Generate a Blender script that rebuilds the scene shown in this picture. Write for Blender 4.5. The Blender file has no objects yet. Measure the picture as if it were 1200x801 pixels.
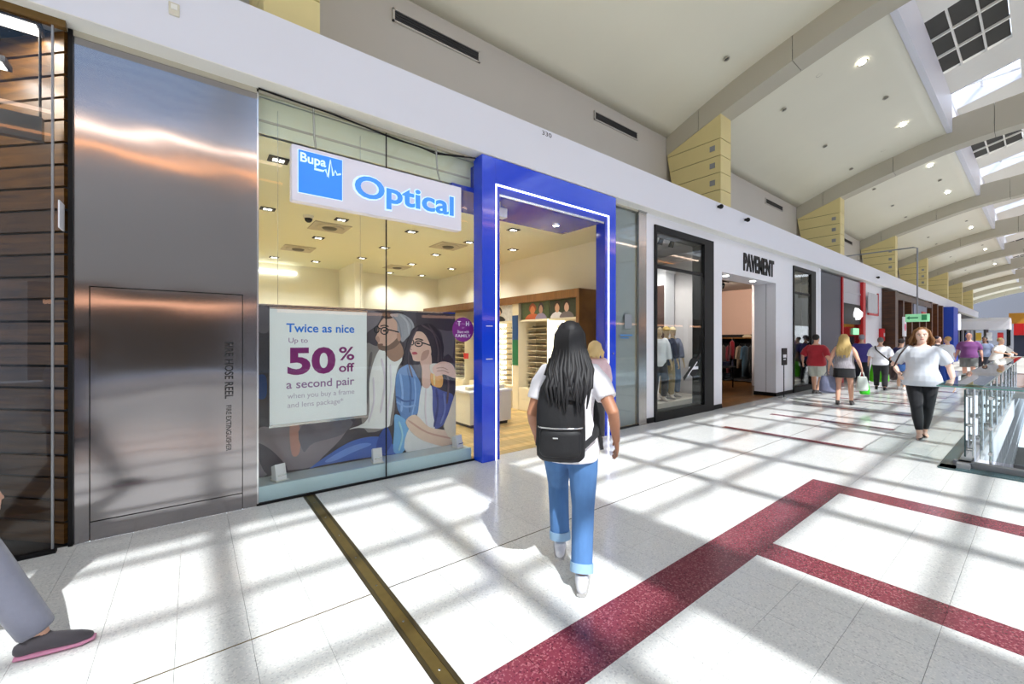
import bpy, bmesh, math, random
from mathutils import Vector, Matrix
random.seed(7)
SC = bpy.context.scene
COL = SC.collection
R = math.radians

# ------------------------------------------------------------------ camera
# X runs along the shopfronts, Y into the shops, Z up; the photographer stands at the origin
cam_data = bpy.data.cameras.new('camera')
cam_data.sensor_fit = 'HORIZONTAL'; cam_data.sensor_width = 36.0
cam_data.lens = 483.0 / 1200.0 * 36.0
cam_data.shift_y = -2.5 / 1200.0
cam_data.clip_start = 0.05; cam_data.clip_end = 400
cam = bpy.data.objects.new('camera', cam_data); COL.objects.link(cam)
cam.location = (0, 0, 1.55)
YAW = math.atan2(624, 483)
cam.rotation_euler = (R(90), 0, -(math.pi / 2 - YAW))
SC.camera = cam

# ------------------------------------------------------------------ sky, sun, exposure
world = bpy.data.worlds.new('sky'); SC.world = world; world.use_nodes = True
nt = world.node_tree; nt.nodes.clear()
wo = nt.nodes.new('ShaderNodeOutputWorld'); bg = nt.nodes.new('ShaderNodeBackground')
tc = nt.nodes.new('ShaderNodeTexCoord'); nz = nt.nodes.new('ShaderNodeTexNoise')
rp = nt.nodes.new('ShaderNodeValToRGB')
nz.inputs['Scale'].default_value = 2.2; nz.inputs['Detail'].default_value = 5
rp.color_ramp.elements[0].position = 0.42; rp.color_ramp.elements[0].color = (0.15, 0.25, 0.40, 1)
rp.color_ramp.elements[1].position = 0.58; rp.color_ramp.elements[1].color = (0.86, 0.92, 1.0, 1)
mpw = nt.nodes.new('ShaderNodeMapping'); mpw.inputs['Location'].default_value = (4.3, 2.1, 0.7)
nt.links.new(tc.outputs['Generated'], mpw.inputs['Vector']); nt.links.new(mpw.outputs['Vector'], nz.inputs['Vector']); nt.links.new(nz.outputs['Fac'], rp.inputs['Fac'])
nt.links.new(rp.outputs['Color'], bg.inputs['Color']); nt.links.new(bg.outputs['Background'], wo.inputs['Surface'])
bg.inputs['Strength'].default_value = 2.3
sun_d = bpy.data.lights.new('sun', 'SUN'); sun_d.energy = 4.8; sun_d.angle = R(0.6); sun_d.color = (1.0, 0.97, 0.92)
sun = bpy.data.objects.new('sun', sun_d); COL.objects.link(sun)
SUNV = Vector((0.225, 0.80, -1.0))
sun.rotation_euler = SUNV.to_track_quat('-Z', 'Y').to_euler(); sun.location = (-3, -10, 16)
vs = SC.view_settings
vs.view_transform = 'Standard'; vs.look = 'None'; vs.gamma = 1.0; vs.use_curve_mapping = False
vs.exposure = 0.44
SC.cycles.max_bounces = 10; SC.cycles.diffuse_bounces = 5; SC.cycles.glossy_bounces = 4
SC.cycles.transparent_max_bounces = 16; SC.cycles.sample_clamp_indirect = 6.0

# ------------------------------------------------------------------ materials
def lin(c):
    f = lambda v: v / 12.92 if v <= 0.04045 else ((v + 0.055) / 1.055) ** 2.4
    return tuple(f(v / 255.0) for v in c[:3]) + (1.0,)
MATS = {}
def mat(name, col, rough=0.5, metal=0.0, var=0.06, scale=8.0, bump=0.0, spec=0.5, emit=0.0, coat=0.0, sheen=0.0,
        stretch=None, ecol=None, rand=0.0, aniso=0.0, world=False):
    """Principled material: base colour broken up by procedural noise, optional bump."""
    if name in MATS: return MATS[name]
    m = bpy.data.materials.new(name); m.use_nodes = True
    n = m.node_tree.nodes; l = m.node_tree.links
    p = n['Principled BSDF']
    p.inputs['Roughness'].default_value = rough; p.inputs['Metallic'].default_value = metal
    p.inputs['Specular IOR Level'].default_value = spec
    p.inputs['Coat Weight'].default_value = coat; p.inputs['Coat Roughness'].default_value = 0.05
    p.inputs['Sheen Weight'].default_value = sheen; p.inputs['Anisotropic'].default_value = aniso
    t = n.new('ShaderNodeTexCoord'); mp = n.new('ShaderNodeMapping'); ns = n.new('ShaderNodeTexNoise')
    if stretch: mp.inputs['Scale'].default_value = stretch
    if world:
        g = n.new('ShaderNodeNewGeometry'); l.new(g.outputs['Position'], mp.inputs['Vector'])
    else:
        l.new(t.outputs['Object'], mp.inputs['Vector'])
    l.new(mp.outputs['Vector'], ns.inputs['Vector'])
    ns.inputs['Scale'].default_value = scale; ns.inputs['Detail'].default_value = 4
    mx = n.new('ShaderNodeMix'); mx.data_type = 'RGBA'
    c = lin(col)
    mx.inputs[6].default_value = tuple(v * (1 - var) for v in c[:3]) + (1,)
    mx.inputs[7].default_value = tuple(min(1, v * (1 + var)) for v in c[:3]) + (1,)
    l.new(ns.outputs['Fac'], mx.inputs[0])
    out = mx.outputs[2]
    if rand:
        oi = n.new('ShaderNodeObjectInfo'); hs = n.new('ShaderNodeHueSaturation'); mr = n.new('ShaderNodeMapRange')
        mr.inputs['To Min'].default_value = 1 - rand; mr.inputs['To Max'].default_value = 1 + rand
        l.new(oi.outputs['Random'], mr.inputs['Value']); l.new(mr.outputs['Result'], hs.inputs['Value'])
        l.new(out, hs.inputs['Color']); out = hs.outputs['Color']
    l.new(out, p.inputs['Base Color'])
    if bump:
        b = n.new('ShaderNodeBump'); b.inputs['Strength'].default_value = bump; b.inputs['Distance'].default_value = 0.02
        l.new(ns.outputs['Fac'], b.inputs['Height']); l.new(b.outputs['Normal'], p.inputs['Normal'])
    if emit:
        p.inputs['Emission Strength'].default_value = emit
        p.inputs['Emission Color'].default_value = lin(ecol or col)
    MATS[name] = m
    return m

def glass_mat(name, tint=(245, 250, 248), ior=1.35, refl=1.0, rough=0.0):
    """Architectural glass: see-through with Fresnel reflections."""
    if name in MATS: return MATS[name]
    m = bpy.data.materials.new(name); m.use_nodes = True
    n = m.node_tree.nodes; l = m.node_tree.links; n.clear()
    o = n.new('ShaderNodeOutputMaterial'); mx = n.new('ShaderNodeMixShader'); tr = n.new('ShaderNodeBsdfTransparent')
    gl = n.new('ShaderNodeBsdfGlossy'); lw = n.new('ShaderNodeLayerWeight'); lw.inputs['Blend'].default_value = 0.5
    pw = n.new('ShaderNodeMath'); pw.operation = 'POWER'; pw.inputs[1].default_value = 5.0
    ma = n.new('ShaderNodeMath'); ma.operation = 'MULTIPLY_ADD'
    f0 = ((ior - 1) / (ior + 1)) ** 2
    ma.inputs[1].default_value = (1 - f0) * refl; ma.inputs[2].default_value = f0 * refl
    tr.inputs['Color'].default_value = lin(tint); gl.inputs['Roughness'].default_value = rough
    l.new(lw.outputs['Facing'], pw.inputs[0]); l.new(pw.outputs[0], ma.inputs[0]); l.new(ma.outputs[0], mx.inputs[0])
    l.new(tr.outputs[0], mx.inputs[1]); l.new(gl.outputs[0], mx.inputs[2]); l.new(mx.outputs[0], o.inputs[0])
    MATS[name] = m
    return m

def terrazzo(name, col, chip_l, chip_d, rough=0.14):
    if name in MATS: return MATS[name]
    m = bpy.data.materials.new(name); m.use_nodes = True
    n = m.node_tree.nodes; l = m.node_tree.links; p = n['Principled BSDF']
    g = n.new('ShaderNodeNewGeometry'); v = n.new('ShaderNodeTexVoronoi'); v.inputs['Scale'].default_value = 130
    v2 = n.new('ShaderNodeTexVoronoi'); v2.inputs['Scale'].default_value = 42
    l.new(g.outputs['Position'], v.inputs['Vector']); l.new(g.outputs['Position'], v2.inputs['Vector'])
    sp = n.new('ShaderNodeSeparateColor'); l.new(v.outputs['Color'], sp.inputs[0])
    cr = n.new('ShaderNodeValToRGB'); cr.color_ramp.interpolation = 'CONSTANT'
    e = cr.color_ramp.elements
    e[0].position = 0; e[0].color = lin(chip_d)
    e[1].position = 0.10; e[1].color = lin(col)
    k = e.new(0.82); k.color = lin(chip_l)
    l.new(sp.outputs[0], cr.inputs['Fac'])
    # sparse larger dark flecks
    sp2 = n.new('ShaderNodeSeparateColor'); l.new(v2.outputs['Color'], sp2.inputs[0])
    gt = n.new('ShaderNodeMath'); gt.operation = 'GREATER_THAN'; gt.inputs[1].default_value = 0.97
    lt = n.new('ShaderNodeMath'); lt.operation = 'LESS_THAN'; lt.inputs[1].default_value = 0.32
    mu = n.new('ShaderNodeMath'); mu.operation = 'MULTIPLY'
    l.new(sp2.outputs[1], gt.inputs[0]); l.new(v2.outputs['Distance'], lt.inputs[0])
    l.new(gt.outputs[0], mu.inputs[0]); l.new(lt.outputs[0], mu.inputs[1])
    mx = n.new('ShaderNodeMix'); mx.data_type = 'RGBA'; mx.inputs[7].default_value = lin(chip_d)
    l.new(mu.outputs[0], mx.inputs[0]); l.new(cr.outputs['Color'], mx.inputs[6])
    oi = n.new('ShaderNodeObjectInfo'); hs = n.new('ShaderNodeHueSaturation'); mr = n.new('ShaderNodeMapRange')
    mr.inputs['To Min'].default_value = 0.975; mr.inputs['To Max'].default_value = 1.0
    l.new(oi.outputs['Random'], mr.inputs['Value']); l.new(mr.outputs['Result'], hs.inputs['Value'])
    l.new(mx.outputs[2], hs.inputs['Color']); l.new(hs.outputs['Color'], p.inputs['Base Color'])
    p.inputs['Roughness'].default_value = rough; p.inputs['Specular IOR Level'].default_value = 0.5
    MATS[name] = m
    return m

def steel_mat(name, col, rough=0.28):
    """Brushed steel: horizontal brushing as fine vertical roughness, gentle large waves."""
    m = bpy.data.materials.new(name); m.use_nodes = True
    n = m.node_tree.nodes; l = m.node_tree.links; p = n['Principled BSDF']
    g = n.new('ShaderNodeNewGeometry'); mp = n.new('ShaderNodeMapping'); mp.inputs['Scale'].default_value = (260, 260, 1.2)
    a = n.new('ShaderNodeTexNoise'); a.inputs['Scale'].default_value = 1.0; a.inputs['Detail'].default_value = 3
    mp2 = n.new('ShaderNodeMapping'); mp2.inputs['Scale'].default_value = (0.9, 0.9, 1.3)
    b = n.new('ShaderNodeTexNoise'); b.inputs['Scale'].default_value = 1.6; b.inputs['Detail'].default_value = 1
    l.new(g.outputs['Position'], mp.inputs['Vector']); l.new(mp.outputs['Vector'], a.inputs['Vector'])
    l.new(g.outputs['Position'], mp2.inputs['Vector']); l.new(mp2.outputs['Vector'], b.inputs['Vector'])
    b1 = n.new('ShaderNodeBump'); b1.inputs['Strength'].default_value = 0.05; b1.inputs['Distance'].default_value = 0.002
    b2 = n.new('ShaderNodeBump'); b2.inputs['Strength'].default_value = 0.18; b2.inputs['Distance'].default_value = 0.02
    l.new(b.outputs['Fac'], b2.inputs['Height']); l.new(a.outputs['Fac'], b1.inputs['Height'])
    l.new(b2.outputs['Normal'], b1.inputs['Normal']); l.new(b1.outputs['Normal'], p.inputs['Normal'])
    p.inputs['Base Color'].default_value = lin(col); p.inputs['Metallic'].default_value = 1.0
    p.inputs['Anisotropic'].default_value = 0.9
    tg = n.new('ShaderNodeCombineXYZ'); tg.inputs[0].default_value = 1.0; l.new(tg.outputs[0], p.inputs['Tangent'])
    p.inputs['Roughness'].default_value = rough
    MATS[name] = m
    return m

def wood_mat(name, dark, light, scale=3.0, axis=(1, 12, 12), rough=0.45):
    if name in MATS: return MATS[name]
    m = bpy.data.materials.new(name); m.use_nodes = True
    n = m.node_tree.nodes; l = m.node_tree.links; p = n['Principled BSDF']
    t = n.new('ShaderNodeTexCoord'); mp = n.new('ShaderNodeMapping'); mp.inputs['Scale'].default_value = axis
    ns = n.new('ShaderNodeTexNoise'); ns.inputs['Scale'].default_value = scale; ns.inputs['Detail'].default_value = 6
    ns.inputs['Distortion'].default_value = 0.6
    cr = n.new('ShaderNodeValToRGB'); cr.color_ramp.elements[0].position = 0.3; cr.color_ramp.elements[1].position = 0.7
    cr.color_ramp.elements[0].color = lin(dark); cr.color_ramp.elements[1].color = lin(light)
    oi = n.new('ShaderNodeObjectInfo'); hs = n.new('ShaderNodeHueSaturation'); mr = n.new('ShaderNodeMapRange')
    mr.inputs['To Min'].default_value = 0.75; mr.inputs['To Max'].default_value = 1.2
    ad = n.new('ShaderNodeVectorMath'); ad.operation = 'ADD'
    l.new(oi.outputs['Random'], mr.inputs['Value']); l.new(mr.outputs['Result'], hs.inputs['Value'])
    l.new(t.outputs['Object'], ad.inputs[0]); l.new(oi.outputs['Location'], ad.inputs[1])
    l.new(ad.outputs[0], mp.inputs['Vector']); l.new(mp.outputs['Vector'], ns.inputs['Vector'])
    l.new(ns.outputs['Fac'], cr.inputs['Fac']); l.new(cr.outputs['Color'], hs.inputs['Color'])
    l.new(hs.outputs['Color'], p.inputs['Base Color']); p.inputs['Roughness'].default_value = rough
    MATS[name] = m
    return m

def vault_mat(name, col):
    """Glossy white painted plaster with soft unevenness."""
    return mat(name, col, rough=0.32, var=0.03, scale=0.7, bump=0.05, spec=0.5, world=True, stretch=(1.6, 0.5, 1))

# ------------------------------------------------------------------ mesh helpers
class MB:
    """collects boxes, prisms, tubes and lathes, then links them as one mesh object"""
    def __init__(s): s.v = []; s.f = []; s.mi = []; s.sm = []
    def add(s, vs_, fs_, mi=0, sm=False):
        o = len(s.v); s.v += [tuple(v) for v in vs_]
        for f in fs_: s.f.append(tuple(i + o for i in f)); s.mi.append(mi); s.sm.append(sm)
        return s
    def box(s, x0, x1, y0, y1, z0, z1, mi=0):
        vs_ = [(x, y, z) for x in (x0, x1) for y in (y0, y1) for z in (z0, z1)]
        return s.add(vs_, [(0, 1, 3, 2), (4, 6, 7, 5), (0, 4, 5, 1), (2, 3, 7, 6), (0, 2, 6, 4), (1, 5, 7, 3)], mi)
    def prism(s, poly, axis, a, b, mi=0, sm=False):
        """poly: 2D outline; axis 'x','y','z' is extruded from a to b"""
        def P(p, t):
            return {'x': (t, p[0], p[1]), 'y': (p[0], t, p[1]), 'z': (p[0], p[1], t)}[axis]
        n = len(poly); vs_ = [P(p, a) for p in poly] + [P(p, b) for p in poly]
        fs_ = [tuple(range(n)), tuple(range(2 * n - 1, n - 1, -1))]
        s.add(vs_, fs_, mi)
        return s.add(vs_, [(i, i + n, (i + 1) % n + n, (i + 1) % n) for i in range(n)], mi, sm)
    def tube(s, pts, rad, n=10, mi=0, cap=True, sm=True, flat=None):
        """sweep of circles (or ellipses: rad items may be (ra, rb)) along a polyline, rounded ends"""
        P = [Vector(p) for p in pts]; N = len(P)
        if not isinstance(rad, (list, tuple)): rad = [rad] * N
        rr = [(r, r) if not isinstance(r, (list, tuple)) else r for r in rad]
        T = []
        for i in range(N):
            d = (P[min(i + 1, N - 1)] - P[max(i - 1, 0)])
            T.append(d.normalized() if d.length > 1e-9 else Vector((0, 0, 1)))
        ref = Vector(flat) if flat else (Vector((1, 0, 0)) if abs(T[0].x) < 0.8 else Vector((0, 1, 0)))
        rings = []
        u = (ref - T[0] * ref.dot(T[0])).normalized()
        for i in range(N):
            u = (u - T[i] * u.dot(T[i]))
            u = u.normalized() if u.length > 1e-6 else Vector((1, 0, 0))
            w = T[i].cross(u)
            rings.append((P[i], u.copy(), w, rr[i][0], rr[i][1], T[i]))
        full = []
        if cap == 'round':
            p, u0, w0, a, b, t = rings[0]; m = min(a, b)
            for q in (0.92, 0.6): full.append((p - t * m * q, u0, w0, a * math.sqrt(1 - q * q), b * math.sqrt(1 - q * q)))
        full += [r[:5] for r in rings]
        if cap == 'round':
            p, u0, w0, a, b, t = rings[-1]; m = min(a, b)
            for q in (0.6, 0.92): full.append((p + t * m * q, u0, w0, a * math.sqrt(1 - q * q), b * math.sqrt(1 - q * q)))
        vs_ = []
        for p, u0, w0, a, b in full:
            for k in range(n):
                an = 2 * math.pi * k / n
                vs_.append(p + u0 * (a * math.cos(an)) + w0 * (b * math.sin(an)))
        M = len(full)
        fs_ = [(i * n + k, i * n + (k + 1) % n, (i + 1) * n + (k + 1) % n, (i + 1) * n + k) for i in range(M - 1) for k in range(n)]
        s.add(vs_, fs_, mi, sm)
        if cap: s.add(vs_, [tuple(range(n - 1, -1, -1)), tuple(range((M - 1) * n, M * n))], mi, False)
        return s
    def rings(s, rs, n=20, mi=0, sm=True):
        """closed stack of horizontal ellipses (z, rx, ry, cx, cy)"""
        vs_ = []
        for z, rx, ry, cx, cy in rs:
            for k in range(n):
                a = 2 * math.pi * k / n
                vs_.append((cx + rx * math.cos(a), cy + ry * math.sin(a), z))
        M = len(rs)
        fs_ = [(i * n + k, i * n + (k + 1) % n, (i + 1) * n + (k + 1) % n, (i + 1) * n + k) for i in range(M - 1) for k in range(n)]
        fs_ += [tuple(range(n - 1, -1, -1)), tuple(range((M - 1) * n, M * n))]
        return s.add(vs_, fs_, mi, sm)
    def ball(s, c, r, n=12, m=8, mi=0):
        if not isinstance(r, (list, tuple)): r = (r, r, r)
        rs = []
        for i in range(m + 1):
            t = math.pi * (i + 0.02) / (m + 0.04) if 0 < i < m else (0.06 if i == 0 else math.pi - 0.06)
            rs.append((c[2] - r[2] * math.cos(t), r[0] * math.sin(t), r[1] * math.sin(t), c[0], c[1]))
        return s.rings(rs, n, mi)
    def lathe(s, prof, c=(0, 0), n=16, mi=0, sm=True):
        """prof: (r, z) from bottom to top around a vertical axis at c"""
        return s.rings([(z, max(r, 1e-4), max(r, 1e-4), c[0], c[1]) for r, z in prof], n, mi, sm)
    def disc_y(s, cx, cz, r, y0, y1, n=28, mi=0):
        return s.prism([(cx + r * math.cos(2 * math.pi * k / n), cz + r * math.sin(2 * math.pi * k / n)) for k in range(n)], 'y', y0, y1, mi)
    def mesh(s, name):
        me = bpy.data.meshes.new(name); me.from_pydata(s.v, [], s.f)
        me.polygons.foreach_set('material_index', s.mi); me.polygons.foreach_set('use_smooth', s.sm)
        b = bmesh.new(); b.from_mesh(me); bmesh.ops.recalc_face_normals(b, faces=b.faces); b.to_mesh(me); b.free()
        me.update(); return me
    def build(s, name, m, parent=None, bevel=0.0):
        return link(name, s.mesh(name), m, parent, bevel)

def link(name, me, m, parent=None, bevel=0.0):
    ms = m if isinstance(m, (list, tuple)) else [m]
    if not me.materials:
        for k in ms: me.materials.append(k)
    o = bpy.data.objects.new(name, me); COL.objects.link(o)
    if parent is not None: o.parent = parent
    if bevel:
        b = o.modifiers.new('bevel', 'BEVEL'); b.width = bevel; b.segments = 2; b.limit_method = 'ANGLE'
    return o

def tag(o, label=None, cat=None, group=None, kind=None):
    if label: o['label'] = label
    if cat: o['category'] = cat
    if group: o['group'] = group
    if kind: o['kind'] = kind
    return o
def thing(name, label, cat, loc=(0, 0, 0), rz=0.0, group=None):
    o = bpy.data.objects.new(name, None); COL.objects.link(o); o.empty_display_size = 0.1
    o.location = loc; o.rotation_euler = (0, 0, rz)
    return tag(o, label, cat, group)
def struct(name, loc=(0, 0, 0)):
    o = bpy.data.objects.new(name, None); COL.objects.link(o); o.empty_display_size = 0.1
    o.location = loc; o['kind'] = 'structure'; return o
def copy_tree(o, parent=None, **k):
    c = o.copy(); COL.objects.link(c); c.parent = parent
    for ch in o.children: copy_tree(ch, c)
    return c
def dup(o, parent=None, loc=None):
    c = o.copy(); COL.objects.link(c); c.parent = parent
    if loc is not None: c.location = loc
    return c
def bx(name, m, parent, *a, bevel=0.0): return MB().box(*a).build(name, m, parent, bevel)

def text_obj(name, body, m, parent, x0, x1, z0, z1, y, depth=0.004, bold=0.0, rot=0.0, stretch=True, face=-1, spacing=1.0):
    """lettering as mesh, fitted into a box on a plane facing -Y"""
    cu = bpy.data.curves.new(name, 'FONT'); cu.body = body; cu.size = 1.0; cu.extrude = 0.5; cu.offset = bold
    cu.resolution_u = 4; cu.space_character = spacing
    t = bpy.data.objects.new(name, cu); COL.objects.link(t)
    dg = bpy.context.evaluated_depsgraph_get(); dg.update()
    me = bpy.data.meshes.new_from_object(t.evaluated_get(dg)); bpy.data.objects.remove(t); bpy.data.curves.remove(cu)
    if rot:
        me.transform(Matrix.Rotation(rot, 4, 'Z'))
    xs = [v.co.x for v in me.vertices]; ys = [v.co.y for v in me.vertices]
    sx = (x1 - x0) / (max(xs) - min(xs)); sy = (z1 - z0) / (max(ys) - min(ys))
    if not stretch: sx = sy = min(sx, sy)
    ax, ay = min(xs), min(ys)
    for v in me.vertices:
        v.co = (x0 + (v.co.x - ax) * sx, y - depth * (v.co.z + 0.5), z0 + (v.co.y - ay) * sy)
    me.materials.clear()
    return link(name, me, m, parent)

def smooth_poly(pts, sub=4):
    n = len(pts); out = []
    for i in range(n):
        p0, p1, p2, p3 = pts[i - 1], pts[i], pts[(i + 1) % n], pts[(i + 2) % n]
        for k in range(sub):
            t = k / sub
            q = []
            for a in (0, 1):
                q.append(0.5 * ((2 * p1[a]) + (-p0[a] + p2[a]) * t + (2 * p0[a] - 5 * p1[a] + 4 * p2[a] - p3[a]) * t * t
                               + (-p0[a] + 3 * p1[a] - 3 * p2[a] + p3[a]) * t ** 3))
            out.append(tuple(q))
    return out
# ------------------------------------------------------------------ material set
W_TILE = terrazzo('white terrazzo', (218, 219, 217), (230, 229, 226), (200, 200, 200))
M_TILE = terrazzo('maroon terrazzo', (118, 50, 62), (150, 88, 96), (88, 34, 46), 0.2)
GROUT = mat('grout', (204, 202, 197), 0.7)
BRASS = mat('worn brass strip', (122, 104, 58), 0.38, 0.75, var=0.2, scale=18)
BRASS_D = mat('dark brass rail', (78, 68, 44), 0.45, 0.6, var=0.15)
WHITE = mat('white paint', (232, 232, 238), 0.4, var=0.02)
WHITE_W = mat('warm white paint', (236, 234, 226), 0.45, var=0.02)
FASCIA = mat('fascia paint', (226, 227, 236), 0.38, var=0.015, world=True, scale=1.0)
UPPER = mat('grey beige wall', (196, 192, 184), 0.6, var=0.03, world=True, scale=1.5)
VAULT = vault_mat('vault plaster', (232, 228, 208))
BEAM = mat('beam cladding', (188, 182, 164), 0.5, var=0.03, world=True, scale=2)
PIER = mat('yellow panel', (222, 206, 146), 0.5, var=0.05, world=True, scale=3)
PIER_D = mat('panel joint', (92, 80, 46), 0.7)
PLATE = mat('grey plate', (150, 152, 156), 0.4, 0.4)
BLACK = mat('black satin', (14, 14, 16), 0.5, var=0.1, spec=0.25)
MATTE_BLACK = mat('matte black', (14, 14, 15), 0.7, var=0.1)
DARK = mat('dark grey', (46, 46, 48), 0.55)
LOUVER = mat('louver grey', (58, 56, 52), 0.6)
CHROME = mat('chrome', (210, 212, 214), 0.15, 1.0, var=0.02)
STEEL = steel_mat('brushed steel', (164, 160, 162), 0.12)
STEEL_P = steel_mat('steel post', (176, 174, 172), 0.25)
GLASS = glass_mat('shop glass', (250, 252, 250), 1.36, 0.8)
GLASS_D = glass_mat('dark shop glass', (214, 218, 222), 1.5, 1.0)
GLASS_G = glass_mat('balustrade glass', (238, 243, 242), 1.5, 1.0)
GLASS_E = mat('glass green edge', (96, 150, 140), 0.12, var=0.05, spec=0.8)
GLASS_R = glass_mat('roof glass', (236, 242, 248), 1.2, 0.6)
LAMP = mat('lamp glow', (255, 250, 238), 0.5, emit=14.0)
LAMP_S = mat('soft lamp glow', (255, 252, 244), 0.5, emit=5.0)

# ------------------------------------------------------------------ floor: slab and terrazzo tiles
floor = MB().box(-14, 7.45, -14, 4.5, -0.35, -0.012).box(7.45, 92, 0.64, 4.5, -0.35, -0.012).box(21.2, 92, -14, 0.64, -0.35, -0.012) \
    .build('floor', GROUT); tag(floor, kind='structure')
xe = [0.86 - 0.31 * k for k in range(26, -1, -1)]
cells = []   # (x0, x1, tag)
def seg(a, b, n, t='w'):
    for k in range(n): cells.append((a + (b - a) * k / n, a + (b - a) * (k + 1) / n, t))
for k in range(26): cells.append((xe[k], xe[k + 1], 'w'))
seg(0.97, 3.22, 7); seg(3.22, 3.50, 1, 'band'); seg(3.50, 5.17, 5); seg(5.17, 5.47, 1, 'band')
prev = 5.47
for bx0 in [7.42 + 2.06 * k for k in range(12)]:
    seg(prev, bx0, 6); seg(bx0, bx0 + 0.16, 1, 'bar'); prev = bx0 + 0.16
ye = [1.27 - 0.31 * k for k in range(30, 0, -1)] + [1.27, 1.58, 1.89, 2.20, 2.51]
yr = [(ye[i], ye[i + 1]) for i in range(len(ye) - 1)] + [(2.518 + 0.3303 * k, 2.518 + 0.3303 * (k + 1)) for k in range(6)]
cT, sT = math.cos(YAW), math.sin(YAW)
tiles = []
for (x0, x1, t) in cells:
    for (y0, y1) in yr:
        if x1 > 7.46 and x0 < 21.2 and y0 < 0.60: continue
        row = abs(y0 - 1.27) < 0.01
        m = 'w'
        if row and 0.9 < x0 < 5.3: m = 'm'
        if t == 'band' and y1 < 1.6: m = 'm'
        if t == 'bar' and 1.55 < y0 < 3.3: m = 'm'
        cx, cy = (x0 + x1) / 2, (y0 + y1) / 2
        F = cx * cT + cy * sT; Q = cx * sT - cy * cT
        score = 0
        if F > 0.5:
            px_, py_ = 600 + 483 * Q / F, 398 + 483 * 1.55 / F
            if -30 < px_ < 1230 and py_ < 830: score = (x1 - x0) * (y1 - y0) / F ** 3
        tiles.append((score, x0, x1, y0, y1, m))
tiles.sort(key=lambda q: -q[0])
tm = {}
rest = {'w': MB(), 'm': MB()}
G = 0.0009
for i, (sc_, x0, x1, y0, y1, m) in enumerate(tiles):
    if i < 300 and sc_ > 0:
        w, d = round(x1 - x0, 3), round(y1 - y0, 3)
        if (w, d, m) not in tm:
            me = MB().box(-w / 2 + G, w / 2 - G, -d / 2 + G, d / 2 - G, -0.012, 0).mesh('tile')
            me.materials.append(W_TILE if m == 'w' else M_TILE); tm[(w, d, m)] = me
        o = bpy.data.objects.new('tile', tm[(w, d, m)]); COL.objects.link(o); o.parent = floor
        o.location = ((x0 + x1) / 2, (y0 + y1) / 2, 0)
    else:
        rest[m].box(x0 + G, x1 - G, y0 + G, y1 - G, -0.012, 0)
tag(rest['w'].build('white_tiles', W_TILE, floor), kind='stuff')
tag(rest['m'].build('maroon_tiles', M_TILE, floor), kind='stuff')
# brass movement joint across the mall floor and the thin brass divider line
s = MB()
s.box(0.886, 0.944, -8, 4.5, -0.012, 0.001); s.build('brass_strip', BRASS, floor)
MB().box(0.862, 0.884, -8, 4.5, -0.012, 0.002).box(0.946, 0.968, -8, 4.5, -0.012, 0.002).build('brass_rail', BRASS_D, floor)
MB().box(-8, 0.86, 2.511, 2.517, -0.012, 0.0006).build('divider_strip', BRASS, floor)
MB().box(0.97, 30, 2.511, 2.517, -0.012, 0.0006).build('divider_strip', BRASS_D, floor)
for k in range(9):
    MB().lathe([(0.006, 0.0), (0.006, 0.003)], (0.915, 0.9 + 0.42 * k), 10).build('screw_head', CHROME, floor)

# ------------------------------------------------------------------ roof of the mall
BX = [0.53 + 9.05 * k for k in range(-1, 10)]         # near faces of the arched beams
BW = 0.53
def interp(tab, y):
    for (ya, za), (yb, zb) in zip(tab, tab[1:]):
        if yb <= y <= ya: return za + (zb - za) * (ya - y) / (ya - yb)
    return tab[-1][1]
def curve(tab, ys):   # smooth a coarse table
    return [(y, sum(interp(tab, min(tab[0][0], max(tab[-1][0], y + d))) for d in (-0.4, -0.2, 0, 0.2, 0.4)) / 5) for y in ys]
VT = [(6.4, 6.52), (5.93, 6.72), (5.15, 7.05), (4.2, 7.40), (3.2, 7.68), (2.2, 7.94), (1.5, 8.06)]
BT = [(6.3, 6.10), (5.93, 6.25), (5.0, 6.60), (4.54, 6.75), (3.1, 7.20), (2.0, 7.50), (1.0, 7.66), (-1, 7.8), (-16, 7.9)]
VEND = 1.87
ceiling = struct('ceiling')
vy = [5.93 - (5.93 - VEND) * k / 16 for k in range(17)]
vp = curve(VT, vy)
bay_me = None
for k in range(len(BX) - 1):
    x0, x1 = BX[k] + BW, BX[k + 1]
    if bay_me is None:
        L = x1 - x0
        mb = MB()
        poly = [(y, z) for y, z in vp] + [(y, z + 0.12) for y, z in reversed(vp)]
        mb.prism(poly, 'x', 0, L, sm=False)
        bay_me = mb.mesh('vault_panel')
        for p in bay_me.polygons: p.use_smooth = abs(p.normal.x) < 0.5 and abs(p.normal.z) > 0.5
        bay_me.materials.append(VAULT)
        up_me = MB().box(0, L, VEND - 0.12, VEND, vp[-1][1] - 0.01, 9.07).mesh('upstand'); up_me.materials.append(FASCIA)
    o = bpy.data.objects.new('vault_panel', bay_me); COL.objects.link(o); o.parent = ceiling; o.location = (x0, 0, 0)
    o = bpy.data.objects.new('upstand', up_me); COL.objects.link(o); o.parent = ceiling; o.location = (x0, 0, 0)
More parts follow.
